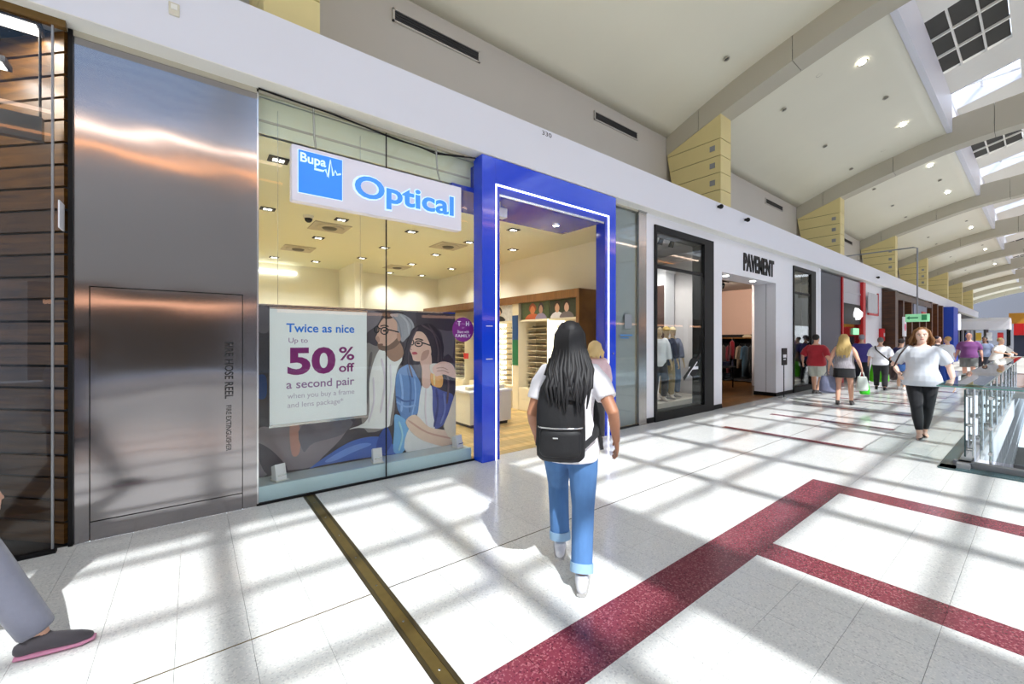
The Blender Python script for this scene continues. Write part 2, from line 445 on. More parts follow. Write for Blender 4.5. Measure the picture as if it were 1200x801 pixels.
# arched beams, clad in panels with open joints
YJ = [5.93, 5.08, 3.12, 0.9, -2.2, -6.0, -10.0, -14.0]
def beam_panel(ya, yb):
    ys = [ya + (yb - ya) * i / 8 for i in range(9)]
    lo = curve(BT, ys)
    top = [(y, (interp(VT, y) + 0.08) if y > VEND else 8.42 + 0.10 * max(0, VEND - y) * (1 if y > -2 else 0.3)) for y in ys]
    # at the vault end the beam steps up
    poly = [(y, z) for y, z in lo] + [(y, z) for y, z in reversed(top)]
    return MB().prism(poly, 'x', 0, BW).mesh('beam_panel')
bm_me = []
for a, b in zip(YJ, YJ[1:]):
    me = beam_panel(a - 0.006, b + 0.006); me.materials.append(BEAM); bm_me.append(me)
core = MB().prism([(y, z + 0.02) for y, z in curve(BT, [5.9 - 19.8 * i / 40 for i in range(41)])] +
                  [(y, z + 0.25) for y, z in reversed(curve(BT, [5.9 - 19.8 * i / 40 for i in range(41)]))], 'x', 0.02, BW - 0.02).mesh('beam'); core.materials.append(DARK)
for x in BX:
    o = bpy.data.objects.new('beam', core); COL.objects.link(o); o.parent = ceiling; o.location = (x, 0, 0)
    for me in bm_me:
        q = bpy.data.objects.new('beam_panel', me); COL.objects.link(q); q.parent = o
# raised roof beyond the vault: white sheets, dark louvre panels, glass strips over the beams
ROOF_S = 0.28
def rz_(y): return 9.05 + ROOF_S * (VEND - y)
YG = -4.60
YS = 0.42      # glass strips over the beams end here, shortened to keep sun off the fascia
for k in range(len(BX) - 1):
    x0, x1 = BX[k] + BW + 0.55, BX[k + 1] - 0.28
    if k == 1: x0 = BX[1] + 0.05
    if k == 0: x0 = BX[0]; x1 = BX[1] + 0.05
    if k == 1: x1 = BX[2] + 0.05
    if k == 2: x0 = BX[2] + 0.05  # unseen roof kept solid over the near beams to keep sun out
    lx0, lx1 = BX[k + 1] - 4.87, BX[k + 1] - 1.77
    if k == 1: lx0, lx1 = 3.5, 6.6
    ly1 = 0.51
    hole = k >= 1
    def sheet(a, b, ya, yb):
        MB().add([(a, ya, rz_(ya)), (b, ya, rz_(ya)), (b, yb, rz_(yb)), (a, yb, rz_(yb)),
                  (a, ya, rz_(ya) + .15), (b, ya, rz_(ya) + .15), (b, yb, rz_(yb) + .15), (a, yb, rz_(yb) + .15)],
                 [(0, 1, 2, 3), (7, 6, 5, 4), (0, 4, 5, 1), (1, 5, 6, 2), (2, 6, 7, 3), (3, 7, 4, 0)]).build('roof_sheet', WHITE_W, ceiling)
    if not hole:
        sheet(x0, x1, VEND, YG)
    else:
        sheet(x0, lx0, VEND, YG); sheet(lx1, x1, VEND, YG); sheet(lx0, lx1, ly1, YG)
        nx, ny = 3, 3
        yy = [VEND, 1.40, 0.95, ly1] if k > 1 else [VEND, 1.46, 0.98, ly1]
        for i in range(nx):
            for j in range(ny):
                a, b = lx0 + (lx1 - lx0) * i / nx + .03, lx0 + (lx1 - lx0) * (i + 1) / nx - .03
                ya, yb = yy[j] - .02, yy[j + 1] + .02
                MB().add([(a, ya, rz_(ya) + .06), (b, ya, rz_(ya) + .06), (b, yb, rz_(yb) + .06), (a, yb, rz_(yb) + .06),
                          (a, ya, rz_(ya) + .1), (b, ya, rz_(ya) + .1), (b, yb, rz_(yb) + .1), (a, yb, rz_(yb) + .1)],
                         [(0, 1, 2, 3), (7, 6, 5, 4), (0, 4, 5, 1), (1, 5, 6, 2), (2, 6, 7, 3), (3, 7, 4, 0)]).build('louver_panel', LOUVER, ceiling)
        fr = MB()
        for i in range(1, nx):
            a = lx0 + (lx1 - lx0) * i / nx
            fr.add([(a - .03, VEND, rz_(VEND)), (a + .03, VEND, rz_(VEND)), (a + .03, ly1, rz_(ly1)), (a - .03, ly1, rz_(ly1)),
                    (a - .03, VEND, rz_(VEND) + .09), (a + .03, VEND, rz_(VEND) + .09), (a + .03, ly1, rz_(ly1) + .09), (a - .03, ly1, rz_(ly1) + .09)],
                   [(0, 1, 2, 3), (7, 6, 5, 4), (0, 4, 5, 1), (1, 5, 6, 2), (2, 6, 7, 3), (3, 7, 4, 0)])
        for j in range(1, ny):
            fr.box(lx0, lx1, yy[j] - .02, yy[j] + .02, rz_(yy[j]) + .005, rz_(yy[j]) + .09)
        fr.build('louver_frame', WHITE_W, ceiling)
    if k >= 3:
        sheet(BX[k] - .28, BX[k] + BW + .55, YS, YG)  # out-of-view sheet added past the strip end, blocks sun from the fascia
    if k >= 3:   # white kerbs either side of the glass strip over the beam
        for xx in (BX[k] - 0.30, BX[k] + BW + 0.53):
            MB().add([(xx, VEND, rz_(VEND) - .02), (xx + .05, VEND, rz_(VEND) - .02), (xx + .05, YS, rz_(YS) - .02), (xx, YS, rz_(YS) - .02),
                      (xx, VEND, rz_(VEND) + .4), (xx + .05, VEND, rz_(VEND) + .4), (xx + .05, YS, rz_(YS) + .4), (xx, YS, rz_(YS) + .4)],
                     [(0, 1, 2, 3), (7, 6, 5, 4), (0, 4, 5, 1), (1, 5, 6, 2), (2, 6, 7, 3), (3, 7, 4, 0)]).build('skylight_kerb', WHITE, ceiling)
        q = MB()
        a, b = BX[k] - .28, BX[k] + BW + .55
        q.add([(a, VEND, rz_(VEND) + .38), (b, VEND, rz_(VEND) + .38), (b, YS, rz_(YS) + .38), (a, YS, rz_(YS) + .38)], [(0, 1, 2, 3)])
        q.build('skylight_pane', GLASS_R, ceiling)
        br = MB()
        for yy_ in (1.2,): br.box(a, b, yy_ - .03, yy_ + .03, rz_(yy_) + .3, rz_(yy_) + .37)
        br.box((a + b) / 2 - .025 - .2, (a + b) / 2 + .025 - .2, YS, VEND, rz_(VEND) + .30, rz_(VEND) + .345)
        br.build('skylight_bar', WHITE, ceiling)
        MB().box(a, b, VEND - .1, VEND, 9.05, rz_(VEND) + .4).build('skylight_kerb', WHITE, ceiling)
    # small wall closing the bay between vault end and the raised roof over the beam
    MB().box(BX[k], BX[k] + BW, VEND - 0.12, VEND, 8.0, 9.07).build('upstand', FASCIA, ceiling)
# big glazed roof over the middle of the mall (its bars throw the grid of shadow on the floor)
ZG = rz_(YG)
grid = MB()
xg = -2.275
k = -3
while xg + 1.45 * k < 60:
    a = xg + 1.45 * k; grid.box(a - .075, a + .075, -14, YG, ZG - .08, ZG + .08); k += 1
for k in range(0, 11):
    y = -4.80 - 0.87 * k; grid.box(-10, 60, y - .025, y + .025, ZG - .05, ZG + .05)
grid.build('glazing_bars', WHITE, ceiling)
MB().add([(-10, -14, ZG + .09), (60, -14, ZG + .09), (60, YG, ZG + .09), (-10, YG, ZG + .09)], [(0, 1, 2, 3)]).build('roof_glazing', GLASS_R, ceiling)
# recessed downlights in the vaults
def downlight_mesh(r):
    me = MB().lathe([(r, -0.004), (r, 0.0), (r * .78, 0.004), (r * .7, 0.05), (0.001, 0.05)], n=18).mesh('downlight')
    me.materials.append(WHITE); return me
TRIM = MB().lathe([(0.075, 0.0), (0.095, -0.008), (0.10, 0.006)], n=18).mesh('ring'); TRIM.materials.append(BEAM)
LENS = MB().lathe([(0.001, -0.002), (0.072, -0.002), (0.072, 0.02)], n=18).mesh('lens'); LENS.materials.append(LAMP)
LENS_OFF = MB().lathe([(0.001, 0.0), (0.072, 0.0), (0.072, 0.02)], n=18).mesh('lens'); LENS_OFF.materials.append(DARK)
for k in range(1, 7):
    for (dx, yy, lit) in ((-1.10, 3.22, 0), (-0.79, 4.05, 0), (1.9, 3.20, 0), (2.3, 4.05, 0), (2.40, 2.52, 1), (4.64, 2.52, 0),
                          (5.54, 4.06, 0), (6.82, 2.52, 1), (8.1, 3.2, 0)):
        x = BX[k] + dx if dx > 0 else BX[k + 1] + dx
        if k == 1 and dx > 0: continue
        z = interp(vp, yy) if False else [zz for (y0, zz) in sorted([(abs(y - yy), z) for y, z in vp])][0]
        sl = math.atan(0.30)
        t = thing('ceiling_downlight', 'lit round recessed downlight in the white vaulted mall ceiling' if lit else 'unlit dark recessed downlight in the white vaulted mall ceiling',
                  'downlight', (x, yy, z - 0.012), 0, 'lit vault downlights' if lit else 'unlit vault downlights')
        t.rotation_euler = (-sl, 0, 0)
        if not lit: t.scale = (.62, .62, 1)
        link('ring', TRIM, BEAM, t); link('lens', LENS if lit else LENS_OFF, LAMP, t)

# ------------------------------------------------------------------ shop side: upper wall, ledge, fascia
wall_upper = MB().box(-10, 82, 5.93, 6.1, 4.3, 6.95).build('wall_upper', UPPER); tag(wall_upper, kind='structure')
for i, x in enumerate([2.37, 6.84, 11.27, 15.71, 20.2, 24.7, 29.2]):
    MB().box(x - .03, x + 1.51, 5.90, 5.95, 6.28, 6.30).box(x - .03, x + 1.51, 5.90, 5.95, 6.45, 6.47) \
        .box(x - .03, x, 5.90, 5.95, 6.28, 6.47).box(x + 1.48, x + 1.51, 5.90, 5.95, 6.28, 6.47).build('vent_frame', UPPER, wall_upper)
    b = MB().box(x, x + 1.48, 5.915, 5.928, 6.30, 6.45)
    for j in range(4): b.box(x, x + 1.48, 5.905, 5.92, 6.315 + j * .037, 6.322 + j * .037)
    b.build('vent_grille', DARK, wall_upper)
fascia = MB().prism([(4.30, 3.90), (4.30, 4.51), (5.93, 4.51), (5.93, 4.40), (4.42, 4.40), (4.42, 3.98), (4.62, 3.98), (4.62, 3.90)], 'x', -10, 66) \
    .build('wall_fascia', FASCIA); tag(fascia, kind='structure')
MB().box(-10, 66, 4.303, 4.62, 3.893, 3.8995).build('soffit_board', WHITE_W, fascia)
# yellow panelled piers carrying the arched beams on the ledge
ords = ['', 'nearest', 'second', 'third', 'fourth', 'fifth', 'sixth', 'seventh', 'eighth']
zj = [4.51, 4.62, 5.01, 5.41, 5.80, 6.19]
def back_y(z): return 5.60 + (z - 4.5) * 0.175
for k in range(0, 9):
    x = BX[k + 1] if k else BX[1]
    x = BX[k] if k else None
    if k == 0: continue
    nm = 'beige yellow pier cut off by the top edge of the photo above the steel panel' if k == 1 else \
         'yellow panelled pier on the white ledge, %s of the row along the fascia' % (['', '', 'nearest and largest', 'second', 'third', 'fourth', 'fifth', 'sixth', 'seventh'][k])
    t = thing('roof_pier', nm, 'pier', (x, 4.55, 4.51), 0, None)
    def loc(mb): # to local
        mb.v = [(a - x, b - 4.55, c - 4.51) for a, b, c in mb.v]; return mb
    loc(MB().prism([(4.58, 4.515), (4.58, 6.70), (5.86, 6.24), (5.58, 4.515)], 'x', x + .02, x + .48)).build('core', PIER_D, t)
    for a, b in zip(zj, zj[1:]):
        loc(MB().prism([(4.55, a + .008), (4.55, b - .008), (back_y(b) , b - .008), (back_y(a), a + .008)], 'x', x, x + .50)).build('panel', PIER, t)
    loc(MB().prism([(4.55, 6.198), (4.55, 6.745), (5.88, 6.262), (5.895, 6.198)], 'x', x, x + .50)).build('panel', PIER, t)
    if k < 6:
        for z in (5.2, 5.6, 6.0):
            loc(MB().box(x - .012, x + .01, 4.68, 4.80, z - .06, z + .06)).build('plate', PLATE, t)

wall_sb = MB().box(-6, 66, 5.94, 12.7, 4.28, 4.38).box(16.6, 66, 8.4, 8.5, 0, 4.28).box(65.9, 66, 4.5, 8.4, 0, 4.28).box(16.6, 66, 4.5, 8.5, -.15, -.02).build('wall_shop_backs', mat('shop back', (92, 88, 86), .6)); tag(wall_sb, kind='structure')
# opposite side of the mall, lower storey below the void, far end
wall_opp = MB().box(-14, 92, -15.2, -15, 3.8, 11).build('wall_opposite', UPPER); tag(wall_opp, kind='structure')
for k in range(10):
    x = -13 + k * 8.0
    MB().box(x, x + 7.2, -15.1, -14.95, 0.0, 3.8).build('shopfront_panel', [mat('opp a', (70, 64, 66), .5), mat('opp b', (96, 84, 70), .5), mat('opp c', (52, 54, 66), .5)][k % 3], wall_opp)
    MB().box(x + 7.2, x + 8, -15.1, -14.95, 0.0, 3.8).build('shopfront_pier', WHITE, wall_opp)
    MB().box(x + .4, x + 6.8, -14.95, -14.9, 2.95, 3.12).build('warm_glow_band', mat('warm band glow', (255, 190, 150), .5, emit=4.0), wall_opp)  # unseen glowing band added for warm lines in the steel's reflections
MB().box(-14, 60, -14.99, -14.9, 10.40, 10.52).build('light_strip', mat('reflection glow', (255, 226, 206), .5, emit=9.0), wall_opp)  # unseen glowing strip added to draw a bright streak in the steel panel
MB().box(-14, 60, -14.99, -14.9, 9.52, 9.60).build('light_strip', mat('amber reflection glow', (255, 176, 110), .5, emit=6.0), wall_opp)  # second added strip, amber, for the lower streak in the steel
wall_end = MB().box(90, 90.3, -15, 12, -0.3, 12).build('wall_end', mat('end wall grey', (116, 116, 122), .6)); tag(wall_end, kind='structure')
wall_near = MB().box(-14.3, -14, -15, 6, 0, 12).build('wall_near_end', UPPER); tag(wall_near, kind='structure')
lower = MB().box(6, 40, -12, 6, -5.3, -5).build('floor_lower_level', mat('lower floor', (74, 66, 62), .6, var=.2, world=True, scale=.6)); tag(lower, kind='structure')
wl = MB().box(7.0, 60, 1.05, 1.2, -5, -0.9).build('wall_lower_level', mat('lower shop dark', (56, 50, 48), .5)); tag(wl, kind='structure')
for k in range(38): MB().box(7.4 + k * 1.35, 7.55 + k * 1.35, 0.98, 1.05, -5, -.9).build('white_post', WHITE, wl)
for k in range(4): MB().box(7.0, 60, 0.99, 1.05, -4.6 + k * 1.15, -4.45 + k * 1.15).build('white_rail', WHITE, wl)
t1 = MB().box(7.3, 21.35, 0.60, 0.74, -0.9, -0.36).box(7.2, 7.45, -14, .6, -0.9, -0.36).build('trim_1', WHITE); tag(t1, kind='structure')

COUPLE=[
 ((92, 84, 90),[(1.722, 1.919), (2.241, 1.913), (2.241, 1.272), (2.113, 1.36), (2.082, 1.64), (1.898, 1.776)]),
 ((70, 58, 60),[(1.898, 1.913), (1.989, 1.911), (1.989, 1.75), (1.913, 1.776)]),
 ((110, 104, 112),[(1.059, 1.89), (1.286, 1.892), (1.234, 1.733), (1.109, 1.63), (1.059, 1.481)]),
 ((48, 44, 54),[(0.013, 1.613), (0.114, 1.614), (0.114, 1.202), (0.013, 1.178)]),
 ((84, 80, 92),[(0.021, 1.874), (0.114, 1.864), (0.114, 1.643), (0.021, 1.642)]),
 ((120, 110, 118),[(0.013, 0.628), (0.152, 0.653), (0.338, 0.645), (0.833, 0.614), (0.927, 0.635), (0.833, 0.452), (0.621, 0.261), (0.505, 0.173), (0.152, 0.195), (0.026, 0.162)]),
 ((70, 62, 72),[(0.013, 0.512), (0.152, 0.402), (0.284, 0.185), (0.101, 0.176), (0.013, 0.396)]),
 ((165, 120, 110),[(0.305, 0.649), (0.393, 0.644), (0.398, 0.361), (0.324, 0.343)]),
 ((96, 92, 104),[(0.42, 0.634), (0.927, 0.635), (0.833, 0.484), (0.534, 0.432), (0.434, 0.355)]),
 ((30, 60, 120),[(0.013, 1.178), (0.088, 1.174), (0.088, 0.969), (0.013, 0.976)]),
 ((60, 52, 60),[(1.26, 1.924), (2.241, 1.913), (2.241, 1.671), (1.809, 1.746), (1.312, 1.863)]),
 ((122, 116, 116),[(1.059, 1.444), (1.222, 1.475), (1.312, 1.505), (1.567, 1.345), (1.504, 1.242), (1.466, 1.009), (1.431, 0.596), (1.364, 0.501), (1.059, 0.54)]),
 ((228, 220, 226),[(1.222, 1.379), (1.325, 1.453), (1.539, 1.333), (1.476, 1.191), (1.439, 0.933), (1.396, 0.626), (1.343, 0.491), (1.011, 0.534), (0.915, 0.535), (1.121, 0.632), (1.138, 1.081)]),
 ((150, 116, 100),[(1.332, 1.505), (1.498, 1.53), (1.558, 1.372), (1.444, 1.283), (1.338, 1.376)]),
 ((190, 154, 138),[(1.247, 1.721), (1.325, 1.817), (1.471, 1.791), (1.525, 1.635), (1.512, 1.53), (1.417, 1.452), (1.312, 1.428), (1.247, 1.442), (1.239, 1.518), (1.209, 1.568), (1.234, 1.632)]),
 ((112, 88, 78),[(1.239, 1.505), (1.338, 1.474), (1.431, 1.53), (1.498, 1.595), (1.517, 1.53), (1.431, 1.447), (1.325, 1.418), (1.25, 1.442)]),
 ((66, 48, 44),[(1.306, 1.883), (1.39, 1.881), (1.449, 1.829), (1.325, 1.802)]),
 ((142, 142, 150),[(1.39, 1.86), (1.525, 1.871), (1.651, 1.809), (1.699, 1.717), (1.679, 1.65), (1.595, 1.569), (1.539, 1.524), (1.484, 1.634), (1.471, 1.764), (1.417, 1.82)]),
 ((168, 132, 118),[(1.209, 1.568), (1.239, 1.594), (1.26, 1.551), (1.244, 1.518)]),
 ((120, 86, 78),[(1.244, 1.5), (1.291, 1.505), (1.296, 1.487), (1.25, 1.482)]),
 ((172, 134, 118),[(1.471, 1.621), (1.514, 1.635), (1.52, 1.551), (1.487, 1.54)]),
 ((26, 26, 32),[(1.355, 1.66), (1.35, 1.642), (1.336, 1.629), (1.317, 1.624), (1.298, 1.628), (1.284, 1.641), (1.279, 1.658), (1.284, 1.675), (1.298, 1.687), (1.317, 1.692), (1.336, 1.688), (1.35, 1.676), (1.355, 1.657), (1.368, 1.661), (1.361, 1.683), (1.342, 1.7), (1.317, 1.706), (1.292, 1.699), (1.273, 1.681), (1.266, 1.657), (1.273, 1.634), (1.292, 1.617), (1.317, 1.611), (1.342, 1.617), (1.361, 1.635), (1.368, 1.657)]),
 ((26, 26, 32),[(1.244, 1.673), (1.24, 1.656), (1.233, 1.644), (1.224, 1.64), (1.215, 1.644), (1.208, 1.655), (1.205, 1.672), (1.208, 1.689), (1.215, 1.7), (1.224, 1.704), (1.233, 1.701), (1.24, 1.689), (1.244, 1.671), (1.256, 1.674), (1.252, 1.694), (1.241, 1.71), (1.224, 1.716), (1.207, 1.709), (1.196, 1.693), (1.193, 1.672), (1.196, 1.651), (1.207, 1.634), (1.224, 1.628), (1.241, 1.635), (1.252, 1.651), (1.256, 1.671)]),
 ((26, 26, 32),[(1.357, 1.668), (1.429, 1.653), (1.491, 1.638), (1.494, 1.651), (1.432, 1.666), (1.36, 1.681)]),
 ((26, 26, 32),[(1.246, 1.677), (1.259, 1.682), (1.272, 1.673), (1.279, 1.683), (1.261, 1.694), (1.243, 1.688)]),
 ((40, 32, 34),[(1.301, 1.668), (1.332, 1.669), (1.332, 1.651), (1.301, 1.65)]),
 ((60, 44, 40),[(1.272, 1.707), (1.316, 1.718), (1.362, 1.704), (1.366, 1.717), (1.317, 1.731), (1.269, 1.72)]),
 ((120, 120, 128),[(1.425, 1.824), (1.492, 1.737), (1.519, 1.594), (1.532, 1.597), (1.504, 1.741), (1.436, 1.832)]),
 ((160, 160, 168),[(1.517, 1.843), (1.593, 1.763), (1.62, 1.621), (1.642, 1.625), (1.613, 1.772), (1.534, 1.857)]),
 ((122, 122, 130),[(1.589, 1.822), (1.658, 1.728), (1.641, 1.637), (1.655, 1.635), (1.671, 1.731), (1.6, 1.83)]),
 ((196, 188, 198),[(1.275, 1.3), (1.314, 1.045), (1.263, 0.719), (1.283, 0.714), (1.335, 1.043), (1.296, 1.302)]),
 ((204, 198, 206),[(1.382, 1.221), (1.387, 0.937), (1.329, 0.609), (1.346, 0.605), (1.404, 0.935), (1.399, 1.22)]),
 ((196, 190, 200),[(1.175, 1.078), (1.181, 0.827), (1.126, 0.609), (1.141, 0.603), (1.197, 0.824), (1.192, 1.078)]),
 ((92, 86, 88),[(1.146, 1.382), (1.117, 1.133), (1.097, 0.835), (1.12, 0.831), (1.14, 1.129), (1.17, 1.379)]),
 ((150, 144, 142),[(1.072, 1.382), (1.067, 1.085), (1.057, 0.789), (1.081, 0.786), (1.091, 1.083), (1.096, 1.381)]),
 ((62, 92, 168),[(0.505, 0.173), (0.833, 0.354), (1.024, 0.407), (1.243, 0.399), (1.402, 0.3), (1.511, 0.141), (1.402, 0.125), (1.057, 0.179), (0.621, 0.179)]),
 ((100, 130, 196),[(0.65, 0.218), (0.864, 0.317), (1.057, 0.352), (1.157, 0.32), (0.959, 0.268), (0.74, 0.202)]),
 ((44, 66, 140),[(1.338, 0.505), (1.404, 0.367), (1.39, 0.265), (1.286, 0.129), (1.209, 0.168), (1.234, 0.366)]),
 ((44, 34, 44),[(1.708, 1.712), (1.839, 1.76), (1.958, 1.736), (2.066, 1.612), (2.113, 1.444), (2.097, 1.304), (2.176, 1.358), (2.257, 1.271), (2.289, 1.069), (2.28, 0.841), (2.192, 0.678), (2.113, 0.629), (2.066, 0.83), (1.958, 0.88), (1.913, 1.144), (1.898, 1.364), (1.809, 1.502), (1.716, 1.529), (1.679, 1.289), (1.728, 1.099), (1.713, 0.912), (1.637, 1.024), (1.595, 1.159), (1.534, 1.267), (1.586, 1.45), (1.645, 1.636)]),
 ((88, 124, 178),[(1.539, 1.214), (1.637, 1.242), (1.728, 1.099), (1.786, 0.961), (1.757, 0.666), (1.688, 0.593), (1.567, 0.522), (1.512, 0.639), (1.471, 0.748), (1.452, 1.036), (1.484, 1.164)]),
 ((66, 78, 142),[(1.913, 0.952), (2.082, 0.885), (2.26, 0.785), (2.129, 0.459), (1.958, 0.411), (1.913, 0.65)]),
 ((112, 162, 206),[(1.457, 0.645), (1.642, 0.465), (1.567, 0.185), (1.431, 0.189), (1.439, 0.466)]),
 ((232, 222, 224),[(1.803, 0.965), (1.934, 0.951), (1.949, 0.646), (1.98, 0.408), (1.898, 0.364), (1.736, 0.502), (1.751, 0.667)]),
 ((236, 228, 228),[(1.623, 0.441), (1.751, 0.317), (2.082, 0.134), (2.097, 0.092), (1.595, 0.154)]),
 ((198, 162, 148),[(1.78, 1.299), (1.919, 1.378), (1.934, 1.143), (1.904, 0.947), (1.809, 0.965), (1.803, 1.177)]),
 ((204, 170, 154),[(1.699, 1.636), (1.78, 1.656), (1.853, 1.603), (1.913, 1.479), (1.928, 1.377), (1.868, 1.31), (1.765, 1.278), (1.688, 1.294), (1.665, 1.356), (1.631, 1.45), (1.665, 1.529)]),
 ((170, 70, 80),[(1.665, 1.391), (1.711, 1.401), (1.739, 1.373), (1.682, 1.364)]),
 ((170, 132, 120),[(1.809, 1.393), (1.898, 1.419), (1.874, 1.324), (1.786, 1.286)]),
 ((150, 112, 102),[(1.649, 1.474), (1.631, 1.444), (1.656, 1.424), (1.663, 1.432), (1.642, 1.445), (1.658, 1.468)]),
 ((24, 24, 30),[(1.796, 1.504), (1.791, 1.489), (1.775, 1.478), (1.754, 1.474), (1.732, 1.479), (1.717, 1.489), (1.712, 1.502), (1.717, 1.516), (1.732, 1.526), (1.754, 1.53), (1.775, 1.526), (1.791, 1.515), (1.796, 1.5), (1.81, 1.504), (1.803, 1.524), (1.781, 1.539), (1.754, 1.544), (1.726, 1.539), (1.705, 1.524), (1.697, 1.503), (1.705, 1.481), (1.726, 1.466), (1.754, 1.46), (1.781, 1.465), (1.803, 1.48), (1.81, 1.5)]),
 ((24, 24, 30),[(1.681, 1.52), (1.678, 1.505), (1.672, 1.496), (1.665, 1.493), (1.658, 1.496), (1.652, 1.505), (1.649, 1.519), (1.652, 1.532), (1.658, 1.542), (1.665, 1.544), (1.672, 1.542), (1.678, 1.532), (1.681, 1.518), (1.694, 1.52), (1.691, 1.537), (1.681, 1.551), (1.665, 1.557), (1.649, 1.551), (1.639, 1.537), (1.635, 1.519), (1.639, 1.501), (1.649, 1.486), (1.665, 1.48), (1.681, 1.486), (1.691, 1.5), (1.694, 1.518)]),
 ((24, 24, 30),[(1.798, 1.506), (1.86, 1.489), (1.907, 1.473), (1.913, 1.486), (1.865, 1.503), (1.802, 1.52)]),
 ((36, 28, 30),[(1.728, 1.516), (1.768, 1.513), (1.768, 1.497), (1.728, 1.497)]),
 ((44, 32, 34),[(1.712, 1.549), (1.756, 1.554), (1.807, 1.538), (1.812, 1.553), (1.758, 1.569), (1.71, 1.564)]),
 ((78, 62, 70),[(1.804, 1.725), (1.95, 1.634), (2.016, 1.444), (2.016, 1.278), (2.036, 1.278), (2.035, 1.446), (1.966, 1.644), (1.815, 1.74)]),
 ((70, 56, 66),[(1.728, 1.7), (1.656, 1.559), (1.605, 1.318), (1.656, 1.101), (1.674, 1.104), (1.623, 1.317), (1.674, 1.554), (1.745, 1.692)]),
 ((84, 66, 74),[(2.085, 1.245), (2.164, 1.018), (2.148, 0.739), (2.173, 0.736), (2.189, 1.019), (2.109, 1.251)]),
 ((66, 54, 64),[(1.892, 1.731), (2.043, 1.526), (2.068, 1.304), (2.083, 1.305), (2.057, 1.531), (1.904, 1.738)]),
 ((126, 158, 204),[(1.499, 1.11), (1.526, 0.9), (1.512, 0.692), (1.539, 0.688), (1.552, 0.898), (1.525, 1.112)]),
 ((64, 96, 150),[(1.599, 1.184), (1.641, 0.97), (1.626, 0.68), (1.647, 0.677), (1.661, 0.97), (1.618, 1.186)]),
 ((128, 160, 206),[(1.691, 1.047), (1.702, 0.833), (1.657, 0.625), (1.673, 0.62), (1.719, 0.831), (1.707, 1.047)]),
 ((60, 90, 146),[(1.465, 0.843), (1.564, 0.78), (1.681, 0.783), (1.678, 0.806), (1.569, 0.803), (1.477, 0.862)]),
 ((120, 152, 200),[(1.471, 0.778), (1.579, 0.714), (1.7, 0.715), (1.698, 0.737), (1.583, 0.734), (1.481, 0.795)]),
 ((46, 54, 110),[(1.992, 0.89), (2.013, 0.696), (1.962, 0.454), (1.986, 0.447), (2.038, 0.692), (2.016, 0.891)]),
 ((100, 112, 170),[(2.1, 0.826), (2.113, 0.631), (2.054, 0.471), (2.078, 0.462), (2.138, 0.625), (2.126, 0.826)]),
 ((150, 192, 226),[(1.487, 0.535), (1.528, 0.375), (1.487, 0.213), (1.509, 0.205), (1.55, 0.372), (1.509, 0.537)]),
 ((206, 196, 200),[(1.845, 0.903), (1.836, 0.658), (1.86, 0.436), (1.877, 0.436), (1.853, 0.657), (1.862, 0.901)]),
 ((218, 184, 164),[(1.581, 0.526), (1.708, 0.61), (1.898, 0.432), (2.176, 0.34), (2.28, 0.211), (2.241, 0.097), (2.082, 0.123), (1.751, 0.311)]),
 ((216, 198, 176),[(2.289, 0.84), (2.316, 0.723), (2.303, 0.151), (2.208, 0.222), (2.113, 0.405), (2.176, 0.566)]),
 ((214, 152, 84),[(1.928, 1.13), (2.082, 1.094), (2.075, 0.935), (1.937, 0.972)]),
 ((196, 186, 178),[(1.922, 1.24), (2.091, 1.22), (2.085, 1.089), (1.928, 1.124)]),
 ((206, 168, 152),[(1.943, 1.193), (2.05, 1.258), (2.145, 1.26), (2.241, 1.215), (2.296, 1.098), (2.273, 1.036), (2.113, 1.096), (1.989, 1.08)]),
 ((170, 126, 112),[(2.005, 1.176), (2.087, 1.181), (2.158, 1.15), (2.163, 1.161), (2.089, 1.193), (2.003, 1.188)]),
 ((170, 126, 112),[(2.014, 1.139), (2.096, 1.141), (2.174, 1.109), (2.179, 1.121), (2.098, 1.153), (2.013, 1.151)]),
 ((190, 150, 132),[(1.631, 0.524), (1.864, 0.358), (2.173, 0.244), (2.179, 0.265), (1.873, 0.377), (1.643, 0.541)]),
 ((240, 190, 130),[(1.955, 1.101), (1.961, 0.976), (1.98, 0.976), (1.974, 1.1)]),
]
# ------------------------------------------------------------------ dark timber shop at the far left
TIMBER = wood_mat('warm timber', (64, 40, 12), (112, 76, 28), 2.0, (1, 1, 14))
d45 = Vector((-0.70, 0.714, 0)).normalized()
splay = thing('timber_slat_wall', 'angled wall of horizontal brown timber slats with black gaps behind left shop glass', 'slat wall', (-0.765, 4.50, 0))
splay.rotation_euler = (0, 0, math.atan2(d45.y, d45.x))
MB().box(0.0, 2.6, -.09, -.03, 0, 3.88).build('backing', MATTE_BLACK, splay)
sl_me = MB().box(0, 2.6, -0.03, 0.0, 0, 0.148).mesh('slat'); sl_me.materials.append(TIMBER)
for k in range(23):
    o = bpy.data.objects.new('slat', sl_me); COL.objects.link(o); o.parent = splay; o.location = (0, 0, 0.02 + k * 0.168)
w3 = struct('window_3')
MB().box(-6.0, -0.815, 4.42, 4.432, 0.03, 3.84).build('pane', glass_mat('left shop glass', (226, 226, 228), 1.45, .9), w3)
MB().box(-0.815, -0.803, 4.415, 4.437, 0.0, 3.86).build('edge_trim', PLATE, w3)
MB().box(-6, -0.74, 4.40, 4.45, 3.84, 3.893).build('head_frame', mat('bronze frame', (110, 84, 40), .4, .3), w3)
MB().box(-6, -0.79, 4.40, 4.45, 0.0, 0.03).build('sill_frame', BLACK, w3)
wall_ls = MB().box(-6, -0.9, 7.4, 7.5, 0, 3.9).box(-6, -.74, 4.62, 7.4, 3.905, 3.95).box(-6, -0.7, 4.5, 7.4, -.1, 0.0).build('wall_left_shop', mat('dark shop', (40, 34, 28), .6)); tag(wall_ls, kind='structure')
